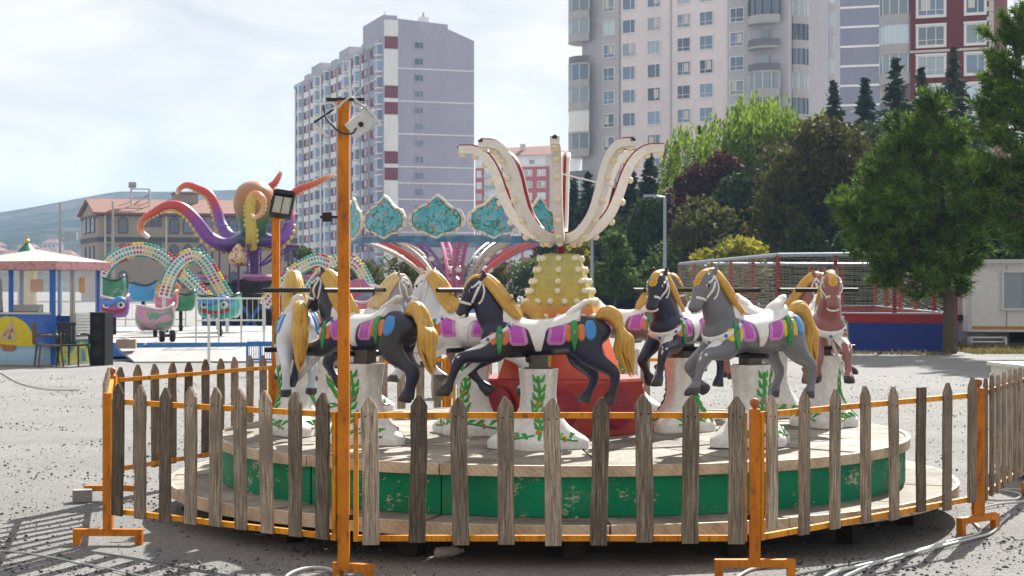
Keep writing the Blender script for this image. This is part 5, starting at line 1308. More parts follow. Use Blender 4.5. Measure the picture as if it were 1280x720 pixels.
# ---------------------------------------------------------------- right side: ball court, cabin, lamps, crate, cables
COURT_RED = mat('court_red', (.33, .02, .018), .6, dirt=.1); COURT_BLUE = mat('court_blue', (.012, .035, .22), .6, dirt=.1); GALV = mat('galvanised', (.30, .34, .40), .45, .5)
def ball_court():
    t = thing('ball_court', 'netted ball court with red posts over a red and blue wall', 'court')
    A, B, Cc, D_ = Vector((6.9, 43.8, 0)), Vector((11.05, 42.1, 0)), Vector((5.95, 60, 0)), Vector((13.0, 60.5, 0)); H = 2.43; wh = .94
    def side(a, b, posts, wall=True, k0=0, k1=0):
        n = (b - a).normalized()
        for k in range(k0, posts + 1 - k1):
            p = a.lerp(b, k / posts); MB().box((p.x, p.y, H / 2 + wh * .25), (.09, .09, H - wh * .5)).build('post', COURT_RED, t)
        MB().tube([a + Vector((0, 0, H + .03)), b + Vector((0, 0, H + .03))], .05, 8).build('top_rail', GALV, t)
        if wall:
            MB().bar(a + Vector((0, 0, .36)), b + Vector((0, 0, .36)), .14, .72).build('blue_wall', COURT_BLUE, t)
            MB().bar(a + Vector((0, 0, .83)), b + Vector((0, 0, .83)), .142, .216).build('red_wall', COURT_RED, t)
            MB().bar(a + Vector((0, 0, .96)), b + Vector((0, 0, .96)), .15, .035).build('wall_cap', GALV, t)
        net = MB(); L = (b - a).length; r = random.Random(int(L * 10)); m_ = max(6, int(L / .55)); off = Vector((n.y, -n.x, 0)) * .06
        z = wh + .1
        while z < H:
            ph = r.uniform(0, 6); am = .012 + .02 * r.random()
            pts = [a.lerp(b, i / m_) + off + Vector((0, 0, z + am * math.sin(i * 1.3 + ph) - .03 * math.sin(math.pi * ((i * posts / m_) % 1)))) for i in range(m_ + 1)]
            net.tube(pts, .0085, 3, False); z += .075
        for i in range(int(L / .16)):
            p = a + n * (.16 * i) + off; net.tube([p + Vector((0, 0, wh)), p + Vector((r.uniform(-.01, .01), 0, (wh + H) / 2)), p + Vector((0, 0, H))], .0035, 3, False)
        o = net.build('net', mat('net_cord', (.25, .235, .19), .8), t); o['kind'] = 'stuff'
    side(A, B, 3); side(Cc, A, 5, True, 0, 1); side(Cc, D_, 6, True, 1, 0); side(B, D_, 5, True, 1, 1)
    MB().prism([(A.x, A.y), (B.x, B.y), (D_.x, D_.y), (Cc.x, Cc.y)], .004, .012).build('court_floor', mat('court_sand', (.34, .30, .22), .95), t)
ball_court()
def cabin():
    d = 45.5; t = thing('white_cabin', 'white site cabin with sliding window and orange stripe on blocks', 'cabin')
    M, L = facade_frame((PXX(1211, d), d), (PXX(1211, d) + 6.0, d - .5)); zb, zt = .42, 2.27
    PW = mat('cabin_panel', (.80, .80, .79), .5, dirt=.08)
    wallbox('wall', M, 0, L, 0, 2.4, zb, zt, PW, t)
    for k in range(1, 6): wallbox('panel_joint', M, k * 1.0 - .012, k * 1.0 + .012, -.012, -.002, zb + .05, zt - .05, mat('joint_grey', (.35, .35, .35), .6), t)
    wallbox('roof', M, -.12, L + .1, -.14, 2.5, zt, zt + .10, mat('cabin_roof', (.62, .62, .62), .5), t)
    wallbox('stripe', M, -.003, L, -.015, -.003, zb + .07, zb + .15, mat('cabin_orange', (.62, .26, .03), .5), t)
    wallbox('corner_post', M, -.05, .07, -.035, .1, zb, zt, mat('cabin_trim', (.66, .66, .65), .5), t)
    z = (ZZ(338, d) + ZZ(388, d)) / 2; h = ZZ(338, d) - ZZ(388, d)
    f = MB(); x0, x1 = .86, 2.1; xm = (x0 + x1) / 2
    for zz in (z + h / 2 - .03, z - h / 2 + .03): f.box((xm, -.03, zz), (x1 - x0, .07, .06), M)
    for xx in (x0 + .03, xm, x1 - .03): f.box((xx, -.028, z), (.06, .066, h - .12), M)
    w = f.build('window', FRAMEW, t)
    wallbox('pane', M, x0 + .06, xm - .03, -.02, -.006, z - h / 2 + .06, z + h / 2 - .06, G_PALE, w); wallbox('pane', M, xm + .03, x1 - .06, -.02, -.006, z - h / 2 + .06, z + h / 2 - .06, G_DARK, w)
    for xx in (.3, 2.2, 4.2, 5.7): wallbox('support_block', M, xx - .2, xx + .2, .2, .6, 0, zb, mat('concrete', (.3, .29, .28), .9), t)
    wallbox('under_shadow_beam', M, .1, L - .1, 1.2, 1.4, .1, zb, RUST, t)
    s = MB()
    for k in range(3): s.box((.4, -.35 - .12 * (2 - k), .06 + .11 * k), (.95, .24, .03), M)
    for xx in (-.05, .85): s.box((xx, -.45, .15), (.04, .5, .3), M)
    s.build('step', PW, t)
    # neighbouring grey shed against its end
    t2 = thing('beige_shed', 'narrow beige shed wall beside the white cabin behind the pine trunk', 'shed')
    M2, L2 = facade_frame((PXX(1196, 46.6), 46.6), (PXX(1212, 46.2), 46.2)); wallbox('wall', M2, 0, L2 + .3, 0, 2.2, 0, 2.05, wall_mat('shed_beige', (.42, .39, .34)), t2); wallbox('roof', M2, -.1, L2 + .4, -.1, 2.3, 2.05, 2.13, GALV, t2)
    MB().box((.12, -.06, .78), (.3, .1, .16), M2).build('meter_box', DARKP, t2)
cabin()
def street_lamp(px, d, pytop, label, arm=-.7):
    h = ZZ(pytop, d); t = thing('street_lamp', label, 'street lamp', (PXX(px, d), d, 0), 0, 'grey street lamps')
    MB().tube([(0, 0, -.05), (0, 0, h)], [.085, .055], 8).build('pole', GALV, t, 50); MB().tube([(0, 0, h - .03), (arm, 0, h + .04)], .04, 6).build('arm', GALV, t, 50)
    MB().box((arm - .2, 0, h + .04), (.5, .16, .09)).build('lamp_head', GALV, t)
street_lamp(831, 64, 246, 'grey street lamp with short arm in front of the dark spruces', -.35)
street_lamp(740, 66, 283, 'short grey lamp post beside the yellow cone', -.1)
street_lamp(427, 90, 290, 'thin grey post behind the tall orange lamp pole', -.1)
def light_mast(px, d, pytop, label, lamp):
    h = ZZ(pytop, d); t = thing('light_mast', label, 'mast', (PXX(px, d), d, 0))
    MB().tube([(0, 0, -.1), (0, 0, h)], [.16, .07], 8).build('pole', mat('mast_grey', (.33, .32, .30), .6), t, 50)
    if lamp:
        MB().box((.75, 0, h - 2.2), (.75, .4, .5)).build('floodlight', GALV, t); MB().bar((0, 0, h - 2.2), (.9, 0, h - 2.2), .12).build('bracket', GALV, t)
light_mast(75, 110, 253, 'tall mast with a floodlight standing before the hill', True)
light_mast(141, 120, 252, 'thin tall mast in front of the sandstone building', False)
def crate():
    d = 14.0; t = thing('metal_crate', 'rusty white metal crate outside the fence', 'crate', (PXX(1352, d), d + .3, 0), R(8))
    CW = mat('crate_white', (.58, .57, .53), .55, col2=(.20, .09, .04), amt=(.60, .72), scale=5, dirt=.15, bump=.2)
    w, dp, h = 1.0, .9, .93
    MB().box((0, 0, h / 2 + .04), (w, dp, h - .08)).build('body', CW, t)
    MB().box((0, 0, h + .015), (w + .06, dp + .06, .03)).build('lid', CW, t)
    for x in (-w / 2 + .02, -w / 6, w / 6, w / 2 - .02): MB().box((x, -dp / 2 - .012, h / 2), (.035, .022, h - .14)).build('rib', CW, t)
    for y in (-dp / 2 + .03, 0, dp / 2 - .03): MB().box((-w / 2 - .012, y, h / 2), (.022, .035, h - .14)).build('rib', CW, t)
    for x in (-.4, .4):
        for y in (-.34, .34): MB().box((x, y, .03), (.1, .1, .06)).build('foot', RUST, t)
crate()
CBL = mat('cable_grey', (.52, .52, .50), .5, dirt=.1)
def cable(label, pts, r=.009):
    q = smooth_path([(PXX(px, CAM_H * 2110 / (py - 360)), CAM_H * 2110 / (py - 360), r + .006) for px, py in pts], 8)
    o = MB().tube([(p[0], p[1], p[2]) for p in q], r, 6).build('cable', CBL, None, 60); tag(o, label, 'cable', 'loose cables on the gravel')
cable('pale cable running from under the fence post foot past the right panel', [(1010, 735), (1050, 717), (1110, 702), (1170, 687), (1215, 676), (1240, 668), (1252, 655), (1262, 646)])
cable('pale cable lying beside its twin and ending in a coil by the crate', [(1030, 738), (1075, 715), (1130, 696), (1190, 679), (1225, 668), (1216, 653), (1222, 640), (1245, 633), (1275, 630), (1290, 626)])
cable('pale cable coil loop lying near the white crate', [(1215, 622), (1230, 617), (1255, 616), (1275, 620), (1270, 626), (1245, 628), (1228, 625), (1235, 618), (1262, 614), (1290, 616)])
cable('short cable end crossing the foot of the ball-topped post', [(905, 740), (930, 719), (955, 711), (985, 707)])
cable('curved cable at the foot of the tall lamp pole', [(345, 735), (365, 719), (390, 713), (415, 716), (430, 735)])
cable('thin cable crossing the striped shadow on the gravel', [(-10, 690), (30, 693), (80, 702), (130, 712), (175, 722), (200, 730)], .005)
cable('thin dark cable trailing across the gravel towards the booth', [(0, 466), (25, 480), (60, 488), (100, 489)], .012)
def bottle():
    p = W(562, 698, 1); d = CAM_H * 2110 / (697 - 360); t = MB(); M = Matrix.Translation((PXX(560, d), d, .035)) @ Matrix.Rotation(R(28), 4, 'Z') @ Matrix.Rotation(R(90), 4, 'Y')
    t.lathe([(.02, -.085), (.032, -.075), (.033, -.02), (.029, .0), (.033, .02), (.032, .05), (.014, .08), (.014, .10)], 12, M); o = t.build('plastic_bottle', mat('bottle_plastic', (.5, .5, .45), .25), None, 50); tag(o, 'crushed pale plastic bottle lying in the platform shadow', 'bottle')
bottle()
# ---------------------------------------------------------------- ticket booth, chairs, loudspeaker
def air_mat(name, stops, scale=1.6, seed=0):
    """airbrushed fibreglass: colours flowing through noise"""
    if name in _cache: return _cache[name]
    m, n, l, b = new_mat(name); v, _ = vec_node(n, l); c = ramp(n, l, noise(n, l, v, scale, 3, .5, 1.2), stops)
    l.new(c, b.inputs['Base Color']); b.inputs['Roughness'].default_value = .35; b.inputs['Coat Weight'].default_value = .3; _cache[name] = m; return m
def grad_mat(name, axis, lo, hi, stops, warp=.1, coat=.3, rough=.4):
    if name in _cache: return _cache[name]
    m, n, l, b = new_mat(name); tc = n.new('ShaderNodeTexCoord'); sx = n.new('ShaderNodeSeparateXYZ'); l.new(tc.outputs['Object'], sx.inputs[0])
    mr = n.new('ShaderNodeMapRange'); mr.inputs['From Min'].default_value = lo; mr.inputs['From Max'].default_value = hi; l.new(sx.outputs[axis], mr.inputs['Value'])
    v, _ = vec_node(n, l, rnd=False); ad = n.new('ShaderNodeMath'); ad.operation = 'MULTIPLY_ADD'; ad.inputs[1].default_value = warp; l.new(noise(n, l, v, 2.5, 4), ad.inputs[0]); l.new(mr.outputs[0], ad.inputs[2])
    l.new(ramp(n, l, ad.outputs[0], stops), b.inputs['Base Color']); b.inputs['Roughness'].default_value = rough; b.inputs['Coat Weight'].default_value = coat; _cache[name] = m; return m
def clear_glass(name):
    if name in _cache: return _cache[name]
    m, n, l, b = new_mat(name); b.inputs['Base Color'].default_value = (.85, .88, .9, 1); b.inputs['Roughness'].default_value = .08
    tr = n.new('ShaderNodeBsdfTransparent'); mx = n.new('ShaderNodeMixShader'); mx.inputs[0].default_value = .13
    l.new(tr.outputs[0], mx.inputs[1]); l.new(b.outputs[0], mx.inputs[2]); l.new(mx.outputs[0], n['Material Output'].inputs['Surface']); _cache[name] = m; return m
CLEAR = clear_glass('booth_glass')
def booth():
    t = thing('ticket_booth', 'blue painted ticket booth with windows and a white canopy roof', 'booth')
    K = (-9.39, 34.5); Ml, Ll = facade_frame((-11.25, 35.09), K); Mr, Lr = facade_frame(K, (-8.84, 36.2)); H = 2.05
    BLUEF = mat('booth_blue', (.02, .12, .42), .5, dirt=.1); CREAMI = mat('booth_inside', (.45, .42, .36), .8)
    wave = grad_mat('booth_mural', 'Z', 0, 1.05, [(.1, (.18, .36, .52)), (.38, (.32, .50, .62)), (.5, (.16, .34, .60)), (.58, (.025, .13, .50)), (1, (.018, .10, .42))], .22)
    o = wallbox('front_panel', Ml, 0, Ll, 0, .06, .05, 1.06, wave, t)
    R90 = Matrix.Rotation(R(90), 4, 'X')
    xc = .92
    MB().prism([(xc + .62 * math.cos(a), .40 + .62 * math.sin(a)) for a in [R(k * 7.5) for k in range(25)]], .003, .010, Ml @ R90).build('sun_disc', mat('mural_yellow', (.66, .52, .02), .5), o)
    sail = MB()
    for dx, z0, z1, w in ((-.06, .52, .82, .14), (.08, .50, .90, .12), (.02, .66, .98, .10), (-.12, .60, .78, .08)): sail.prism([(xc + dx - w, z0), (xc + dx + w, z0 + .03), (xc + dx + w * .3, z1)], .011, .016, Ml @ R90)
    sail.build('painted_sails', mat('mural_cream', (.60, .42, .24), .6), o)
    MB().prism([(xc - .22, .44), (xc + .2, .42), (xc + .12, .30), (xc - .12, .30)], .011, .017, Ml @ R90).build('painted_hull', mat('mural_brown', (.40, .15, .05), .6), o)
    air = air_mat('booth_airbrush', [(.3, (.02, .10, .40)), (.45, (.03, .28, .08)), (.55, (.55, .50, .02)), (.7, (.02, .30, .12))], 2.2)
    wallbox('side_panel', Mr, 0, Lr, 0, .06, .05, .50, air, t)
    sh = MB()
    for k in range(9): sh.box((1.28, -.015, .55 + .062 * k), (.95, .04, .050), Mr)
    sh.box((1.28, .03, .80), (.95, .03, .58), Mr); sh.build('roller_shutter', mat('shutter_white', (.62, .62, .60), .5), t)
    wallbox('door_panel', Mr, .06, .72, .35, .39, .5, 1.0, grad_mat('booth_barrel', 'Z', .5, 1.0, [(.3, (.5, .42, .02)), (.5, (.02, .12, .40))], .05), t)
    for M_, x in ((Ml, .03), (Ml, .95), (Ml, Ll - .03), (Mr, .78), (Mr, Lr - .03)): wallbox('frame_post', M_, x - .035, x + .035, -.01, .07, 1.0 if M_ is Ml else .5, H, BLUEF if x != .78 else CREAMI, t)
    wallbox('corner_post', Ml, Ll - .03, Ll + .045, -.03, .045, .03, H, BLUEF, t)
    wallbox('sill', Ml, 0, Ll, -.03, .09, 1.06, 1.10, mat('booth_sill', (.55, .54, .50), .6), t)
    wallbox('window_pane', Ml, .07, .90, .02, .028, 1.12, H - .03, CLEAR, t); wallbox('window_pane', Ml, 1.0, Ll - .07, .02, .028, 1.12, H - .03, CLEAR, t); wallbox('window_pane', Mr, .82, Lr - .07, .02, .028, 1.10, H - .03, CLEAR, t); wallbox('window_pane', Mr, .05, .74, .02, .028, 1.05, H - .03, CLEAR, t)
    wallbox('notice', Mr, 1.02, 1.2, -.006, .012, 1.5, 1.82, mat('notice_orange', (.55, .28, .08), .7), t); wallbox('notice', Ml, Ll - .52, Ll - .24, -.006, .012, 1.52, 1.78, mat('notice_red', (.50, .30, .22), .7), t)
    # back walls, floor, inside
    P3 = Ml @ Vector((0, 0, 0)); P2 = Mr @ Vector((Lr, 0, 0)); P4 = P3 + (P2 - Vector((*K, 0))); Mb, Lb = facade_frame(tuple(P2.xy), tuple(P4.xy)); Mc, Lc = facade_frame(tuple(P4.xy), tuple(P3.xy))
    for MM, LL in ((Mb, Lb), (Mc, Lc)):
        wallbox('back_panel', MM, 0, LL, 0, .05, .05, 1.0, BLUEF, t)
        for x in (.04, LL / 2, LL - .04): wallbox('frame_post', MM, x - .03, x + .03, 0, .05, 1.0, H, BLUEF, t)
        wallbox('window_pane', MM, .08, LL - .08, .02, .028, 1.0, H - .03, CLEAR, t)
    MB().prism([tuple(p.xy) for p in (P3, Vector((*K, 0)), P2, P4)], .01, .05).build('floor', CREAMI, t)
    co = Ml @ Vector((.35, .35, 0)); MB().tube([(co.x, co.y, 1.05), (co.x, co.y, 1.4), (co.x + .02, co.y, 1.75), (co.x, co.y, 1.93)], [.17, .15, .12, .04], 8).build('hanging_coat', mat('coat_dark', (.02, .02, .025), .9), t, 60)
    c2 = (Vector((*K, 0)) + P4) / 2
    MB().box((c2.x - .2, c2.y + .1, .75), (.5, .5, 1.0)).build('counter', mat('booth_counter', (.22, .2, .19), .7), t)
    # canopy
    ctr = c2; cor = [Vector((*K, 0)), P2, P4, P3]; out = [ctr + (p - ctr) * 1.17 for p in cor]
    top = ctr + Vector((0, 0, H + .36)); mbR = MB(); n = 4
    vs = [(p.x, p.y, H + .10) for p in out] + [tuple(top)] + [(p.x, p.y, H + .085) for p in out]
    mbR.add(vs, [(0, 1, 4), (1, 2, 4), (2, 3, 4), (3, 0, 4), (8, 7, 6, 5)]).build('canopy', mat('canopy_white', (.42, .40, .38), .8, col2=(.30, .27, .25), amt=(.5, .8), scale=2.5), t)
    VAL = mat('valance_pink', (.46, .24, .25), .8, col2=(.30, .10, .12), amt=(.5, .6), scale=14, dirt=.1)
    for k in range(4):
        a, b = out[k], out[(k + 1) % 4]; MB().bar((a.x, a.y, H + .01), (b.x, b.y, H + .01), .02, .17).build('valance', VAL, t)
booth()
def plastic_chair(px, d, rz, m, label):
    t = thing('plastic_chair', label, 'chair', (PXX(px, d), d, 0), rz, 'plastic chairs by the booth')
    MB().box((0, 0, .43), (.46, .44, .03)).build('seat', m, t)
    b = MB()
    for k in range(5): b.box((-.16 + .08 * k, .235, .66), (.055, .025, .40), Matrix.Translation((0, .05, 0)))
    b.box((0, .30, .87), (.44, .03, .06)); b.box((0, .27, .48), (.42, .03, .05)); b.build('backrest', m, t)
    for sx in (-1, 1):
        MB().tube([(sx * .24, .28, .64), (sx * .26, .05, .65), (sx * .25, -.19, .63), (sx * .24, -.21, .45)], .022, 6).build('armrest', m, t)
        for sy in (-1, 1): MB().tube([(sx * .22, sy * .2, .43), (sx * .25, sy * .25, 0)], [.025, .018], 6).build('leg', m, t)
plastic_chair(61, 34.3, R(115), mat('chair_brown', (.13, .075, .045), .5), 'brown plastic armchair beside the ticket booth mural')
plastic_chair(92, 34.6, R(165), mat('chair_dark', (.025, .028, .03), .5), 'dark grey plastic armchair between brown chair and loudspeaker')
def loudspeaker():
    d = 35.0; t = thing('loudspeaker', 'tall black loudspeaker column standing beside the booth', 'loudspeaker', (PXX(127, d), d, 0), R(-14))
    MB().box((0, 0, .55), (.34, .36, 1.1)).build('cabinet', mat('speaker_black', (.010, .010, .012), .7), t)
    for z, r in ((.28, .13), (.62, .13), (.92, .07)): MB().tube([(0, -.18, z), (0, -.195, z)], [r, r * .9], 16).build('driver', mat('cone_black', (.02, .02, .022), .4), t, 40)
    MB().box((0, -.187, .55), (.31, .012, 1.05)).build('grille_frame', mat('speaker_grille', (.014, .014, .016), .9), t)
loudspeaker()
def castle_spire():
    d = 70; t = thing('ride_spire', 'yellow ride turret with a green cone roof behind the booth', 'turret', (PXX(34, d), d, 0))
    MB().lathe([(.40, 0), (.40, ZZ(320, d)), (.48, ZZ(319, d))], 12).build('tower', mat('spire_yellow', (.5, .4, .12), .6), t)
    MB().lathe([(.55, ZZ(319, d)), (.46, ZZ(316.5, d)), (.10, ZZ(304, d)), (.02, ZZ(303, d))], 12).build('cone_roof', mat('spire_green', (.01, .15, .09), .5), t, 40)
    MB().ball((0, 0, ZZ(302, d)), .12, 8, 6).box((0, 0, ZZ(299, d)), (.06, .06, .3)).build('finial', mat('spire_gold', (.5, .36, .04), .4), t)
castle_spire()
# ---------------------------------------------------------------- snake ride: deck, light arches, tub cars
DECKW = mat('ride_deck', (.33, .325, .32), .7, col2=(.22, .215, .215), amt=(.4, .7), scale=1.2, dirt=.12); RBLUE = mat('ride_blue', (.05, .20, .46), .5, col2=(.25, .30, .36), amt=(.55, .75), scale=4)
DX, DYY, DR = PXX(262, 46), 46.6, 8.6
def ride_deck():
    t = thing('ride_platform', 'low white ride platform with a blue rim and fold-out ramp', 'platform', (DX, DYY, 0)); z = .36; n = 20
    dk = MB().sector(.8, DR, .004, 2 * math.pi / n - .004, z - .05, z, 5).mesh('deck_panel', DECKW); rm = MB().sector(DR, DR + .06, .003, 2 * math.pi / n - .003, .06, z + .01, 5).mesh('rim_panel', RBLUE)
    for k in range(n): put('deck_panel', dk, t, None, (0, 0, k * 2 * math.pi / n)); put('rim_panel', rm, t, None, (0, 0, k * 2 * math.pi / n))
    MB().sector(.4, DR - .1, 0, 6.28, .0, z - .06, 40).build('under_frame', RUST, t)
    # ramp sheet lying in front
    a = (PXX(150, 38.5) - DX, 37.9 - DYY); pts = [(PXX(168, 36.0) - DX, 36.0 - DYY), (PXX(352, 36.0) - DX, 36.0 - DYY), (PXX(352, 37.7) - DX, 37.7 - DYY), (PXX(148, 37.7) - DX, 37.7 - DYY)]
    MB().add([(*pts[0], .03), (*pts[1], .05), (*pts[2], .30), (*pts[3], .26), (*pts[0], .0), (*pts[1], .0), (*pts[2], .22), (*pts[3], .18)], [(0, 1, 2, 3), (7, 6, 5, 4), (0, 4, 5, 1), (1, 5, 6, 2), (2, 6, 7, 3), (3, 7, 4, 0)]).build('ramp', DECKW, t)
ride_deck()
def low_rail(px0, px1, d, label, col, h=.95, z0=.36, n=3):
    a, b = Vector((PXX(px0, d), d, z0)), Vector((PXX(px1, d), d, z0)); t = thing('railing', label, 'railing', a); L = (b - a).length; m = mat('rail_' + label.split()[0], col, .5)
    for k in range(n + 1): MB().tube([(L * k / n, 0, 0), (L * k / n, 0, h)], .022, 6).build('post', m, t)
    for z in (h, h * .5): MB().tube([(0, 0, z), (L, 0, z)], .018, 6).build('rail', m, t)
    for k in range(1, 12): MB().tube([(L * k / 12, 0, h * .5), (L * k / 12, 0, h)], .007, 4).build('bar', m, t)
low_rail(245, 330, 38.6, 'white thin tube railing on the ride platform edge', (.6, .6, .58), 1.0)
low_rail(132, 232, 56.5, 'white tube railing behind the ride platform below the sandstone building', (.6, .6, .58), 1.1, 0, 4)
low_rail(309, 342, 30.5, 'blue tube railing frame standing before the ride ramp', (.03, .17, .46), .62, 0, 2)
def gatepost(px, d, h, label):
    t = thing('white_post', label, 'post', (PXX(px, d), d, 0)); MB().tube([(0, 0, 0), (0, 0, h)], .03, 8).build('post', WHITE, t); MB().box((0, 0, .01), (.16, .16, .02)).build('base', WHITE, t)
gatepost(261, 35.4, 1.05, 'thin white post standing in front of the ride ramp')
BC = [mat('bulb_red', (.42, .03, .03), .3), mat('bulb_yellow', (.60, .46, .05), .3), mat('bulb_green', (.03, .30, .20), .3), mat('bulb_teal', (.06, .34, .34), .3)]
def light_arch(pts, d, dd, label, w=.30, hh=.13):
    """white box arch along a picture path, coloured caps on its sides and edge"""
    t = thing('light_arch', label, 'light arch'); P = [Vector(W(px, py, d + dd * i / (len(pts) - 1))) for i, (px, py) in enumerate(pts)]
    q = [Vector(p) for p in smooth_path([tuple(p) for p in P], 7)]; k = len(q); vs = []
    for i in range(k):
        tg = (q[min(i + 1, k - 1)] - q[max(i - 1, 0)]).normalized(); side = Vector((0, 1, 0)); nn = tg.cross(side).normalized()
        if nn.z < 0: nn = -nn
        for o, y in ((-w / 2, -hh), (w / 2, -hh), (w / 2, hh), (-w / 2, hh)): vs.append(q[i] + nn * o + side * y)
    fs = [(4 * i + j, 4 * i + (j + 1) % 4, 4 * i + 4 + (j + 1) % 4, 4 * i + 4 + j) for i in range(k - 1) for j in range(4)] + [(0, 3, 2, 1), (4 * k - 4, 4 * k - 3, 4 * k - 2, 4 * k - 1)]
    MB().add(vs, fs).build('arch_box', mat('arch_white', (.60, .60, .60), .5, dirt=.08), t, 35)
    grp = [MB() for _ in BC]; step = 0; acc = 0
    for i in range(k - 1):
        seg_l = (q[i + 1] - q[i]).length; acc += seg_l
        while acc > .115:
            acc -= .115; p = q[i + 1] - (q[i + 1] - q[i]).normalized() * acc; tg = (q[i + 1] - q[i]).normalized(); nn = tg.cross(Vector((0, 1, 0))).normalized(); nn = nn if nn.z > 0 else -nn
            c = (step // 3) % 4
            for o in (.07, -.07): grp[c].ball(p + nn * o + Vector((0, -hh - .01, 0)), .042, 6, 4, (1, .6, 1))
            for y in (-.07, .07): grp[(c + 1) % 4].ball(p + nn * (w / 2 + .03) + Vector((0, y, 0)), .05, 6, 4)
            grp[(c + 2) % 4].ball(p - nn * (w / 2 + .02), .045, 6, 4)
            step += 1
    for g, m in zip(grp, BC): o = g.build('coloured_bulbs', m, t); o['kind'] = 'stuff'
    # feet to the ground
    for e in (0, -1):
        if q[e].z > .5: MB().tube([(q[e].x, q[e].y, 0), tuple(q[e])], .05, 6).build('support', WHITE, t)
light_arch([(126, 344), (140, 326), (160, 315), (182, 313), (204, 322), (226, 341), (252, 367), (272, 388)], 47.5, 3.0, 'long white light arch with coloured bulbs crossing the smaller arch')
light_arch([(205, 372), (214, 345), (228, 326), (244, 320), (258, 331), (270, 351), (284, 374)], 45.5, 2.5, 'small white light arch with coloured bulbs behind the teal tub car')
light_arch([(372, 392), (392, 352), (414, 330), (430, 325), (446, 332), (458, 352), (470, 380)], 52, 2, 'light arch with coloured bulbs behind the tall lamp pole')
light_arch([(330, 382), (352, 356), (374, 336), (396, 326), (412, 330)], 49, 2, 'half light arch with coloured bulbs rising behind the charcoal horse')
def tub_car(px, d, py_bot, w, h, body, rim, rz, label, face=False, back=None, eyes=True, z=None):
    """fibreglass tub: bulged hull with swooping lip, bench, eye and mouth relief, caster underneath"""
    zb = ZZ(py_bot, d) if z is None else z
    t = thing('tub_car', label, 'ride car', (PXX(px, d), d, 0), rz, 'painted tub cars of the rides'); n = 28
    prof = [(.50, 0), (.80, .04), (.96, .22), (1.02, .48), (1.0, .78), (.94, .95)]
    vs = []
    def lip(a): return 1 + .10 * math.cos(2 * a) + .05 * math.cos(3 * a)
    allp = prof + [(.86, .93), (.84, .5), (.6, .35)]
    for r_, zz in allp:
        for j in range(n):
            a = 2 * math.pi * j / n; sq = 1 / max(abs(math.cos(a)) ** .6 + 0, .0001) if False else 1
            k_ = (abs(math.cos(a)) ** 3.2 + abs(math.sin(a)) ** 3.2) ** (-1 / 3.2)
            vs.append((r_ * k_ * math.cos(a) * w / 2, r_ * k_ * math.sin(a) * w * .42, zb + zz * h * (lip(a) if zz > .6 else 1)))
    fs = [(i * n + j, i * n + (j + 1) % n, (i + 1) * n + (j + 1) % n, (i + 1) * n + j) for i in range(len(allp) - 1) for j in range(n)] + [tuple(range(n))[::-1], tuple(range((len(allp) - 1) * n, len(allp) * n))]
    hull = MB().add(vs, fs).build('hull', body, t, 50)
    i0 = (len(prof) - 1) * n; ring = [Vector(vs[i0 + j % n]) + Vector((0, 0, .015)) for j in range(n + 1)]
    MB().tube(ring, .035, 6, False).build('lip', rim, t, 60)
    MB().box((0, w * .18, zb + h * .55), (w * .7, .12, h * .5)).build('bench', rim, t)
    if eyes:
        for sx in (-1, 1):
            e = MB().ball((sx * w * .24, -w * .425, zb + h * .62), .10, 12, 8, (1, .5, 1)).build('eye', mat('eye_white', (.68, .66, .6), .2), hull, 60); MB().ball((sx * w * .24, -w * .47, zb + h * .62), .05, 10, 6, (1, .6, 1)).build('pupil', mat('eye_black', (.006, .005, .005), .12), hull, 60)
        MB().tube(smooth_path([(-w * .36, -w * .36, zb + h * .42), (-w * .2, -w * .425, zb + h * .30), (0, -w * .435, zb + h * .26), (w * .2, -w * .425, zb + h * .30), (w * .36, -w * .36, zb + h * .42)], 4), .045, 6).build('mouth', mat('car_red', (.35, .02, .05), .4), hull, 60)
    if face:
        MB().tube(smooth_path([(-w * .40, -w * .33, zb + h * .8), (-w * .2, -w * .43, zb + h * .66), (0, -w * .43, zb + h * .78), (w * .2, -w * .43, zb + h * .9), (w * .40, -w * .33, zb + h * .75)], 5), [.03] + [.075] * 19 + [.03], 8).build('wave_relief', mat('car_wave', (.06, .22, .55), .35, coat=.3), hull, 60)
    if back is not None:
        MB().tube([(0, w * .3, zb + h * .6), (0, w * .34, zb + h * 1.3), (0, w * .33, zb + h * 1.8)], [.28, .36, .14], 14, True, .09).build('backrest', back, t, 60)
    if zb > .15:
        MB().tube([(0, 0, .36 if d < 56 and zb > .4 else 0), (0, 0, zb + .04)], .05, 8).build('stalk', RUST, t); MB().tube([(-.05, 0, .46 if zb > .5 else .08), (.05, 0, .46 if zb > .5 else .08)], .08, 12).build('caster', DARKP, t)
    return t
PINK = air_mat('car_pink', [(.35, (.46, .18, .30)), (.5, (.50, .26, .35)), (.58, (.04, .26, .14)), (.68, (.44, .18, .3))], 1.8); TEAL = air_mat('car_teal', [(.3, (.01, .28, .22)), (.55, (.015, .34, .27)), (.7, (.12, .34, .45))], 1.4)
PURP = air_mat('car_purple', [(.35, (.40, .13, .14)), (.5, (.16, .05, .34)), (.65, (.40, .18, .32))], 1.6); CGRN = air_mat('car_green', [(.3, (.012, .12, .06)), (.6, (.02, .20, .10)), (.75, (.4, .4, .35))], 1.4)
CBLU = air_mat('car_blue', [(.3, (.03, .22, .55)), (.6, (.05, .32, .60)), (.72, (.2, .1, .4))], 1.4); CRED = air_mat('car_red2', [(.3, (.40, .03, .05)), (.55, (.5, .12, .2)), (.7, (.5, .4, .4))], 1.4); RAIN = grad_mat('car_wing', 'Z', 1.0, 2.2, [(.2, (.03, .25, .35)), (.4, (.55, .42, .04)), (.6, (.60, .20, .02)), (.85, (.5, .03, .03))], .3)
LIPW = mat('lip_pale', (.5, .42, .46), .4); LIPD = mat('lip_dark', (.02, .07, .05), .4)
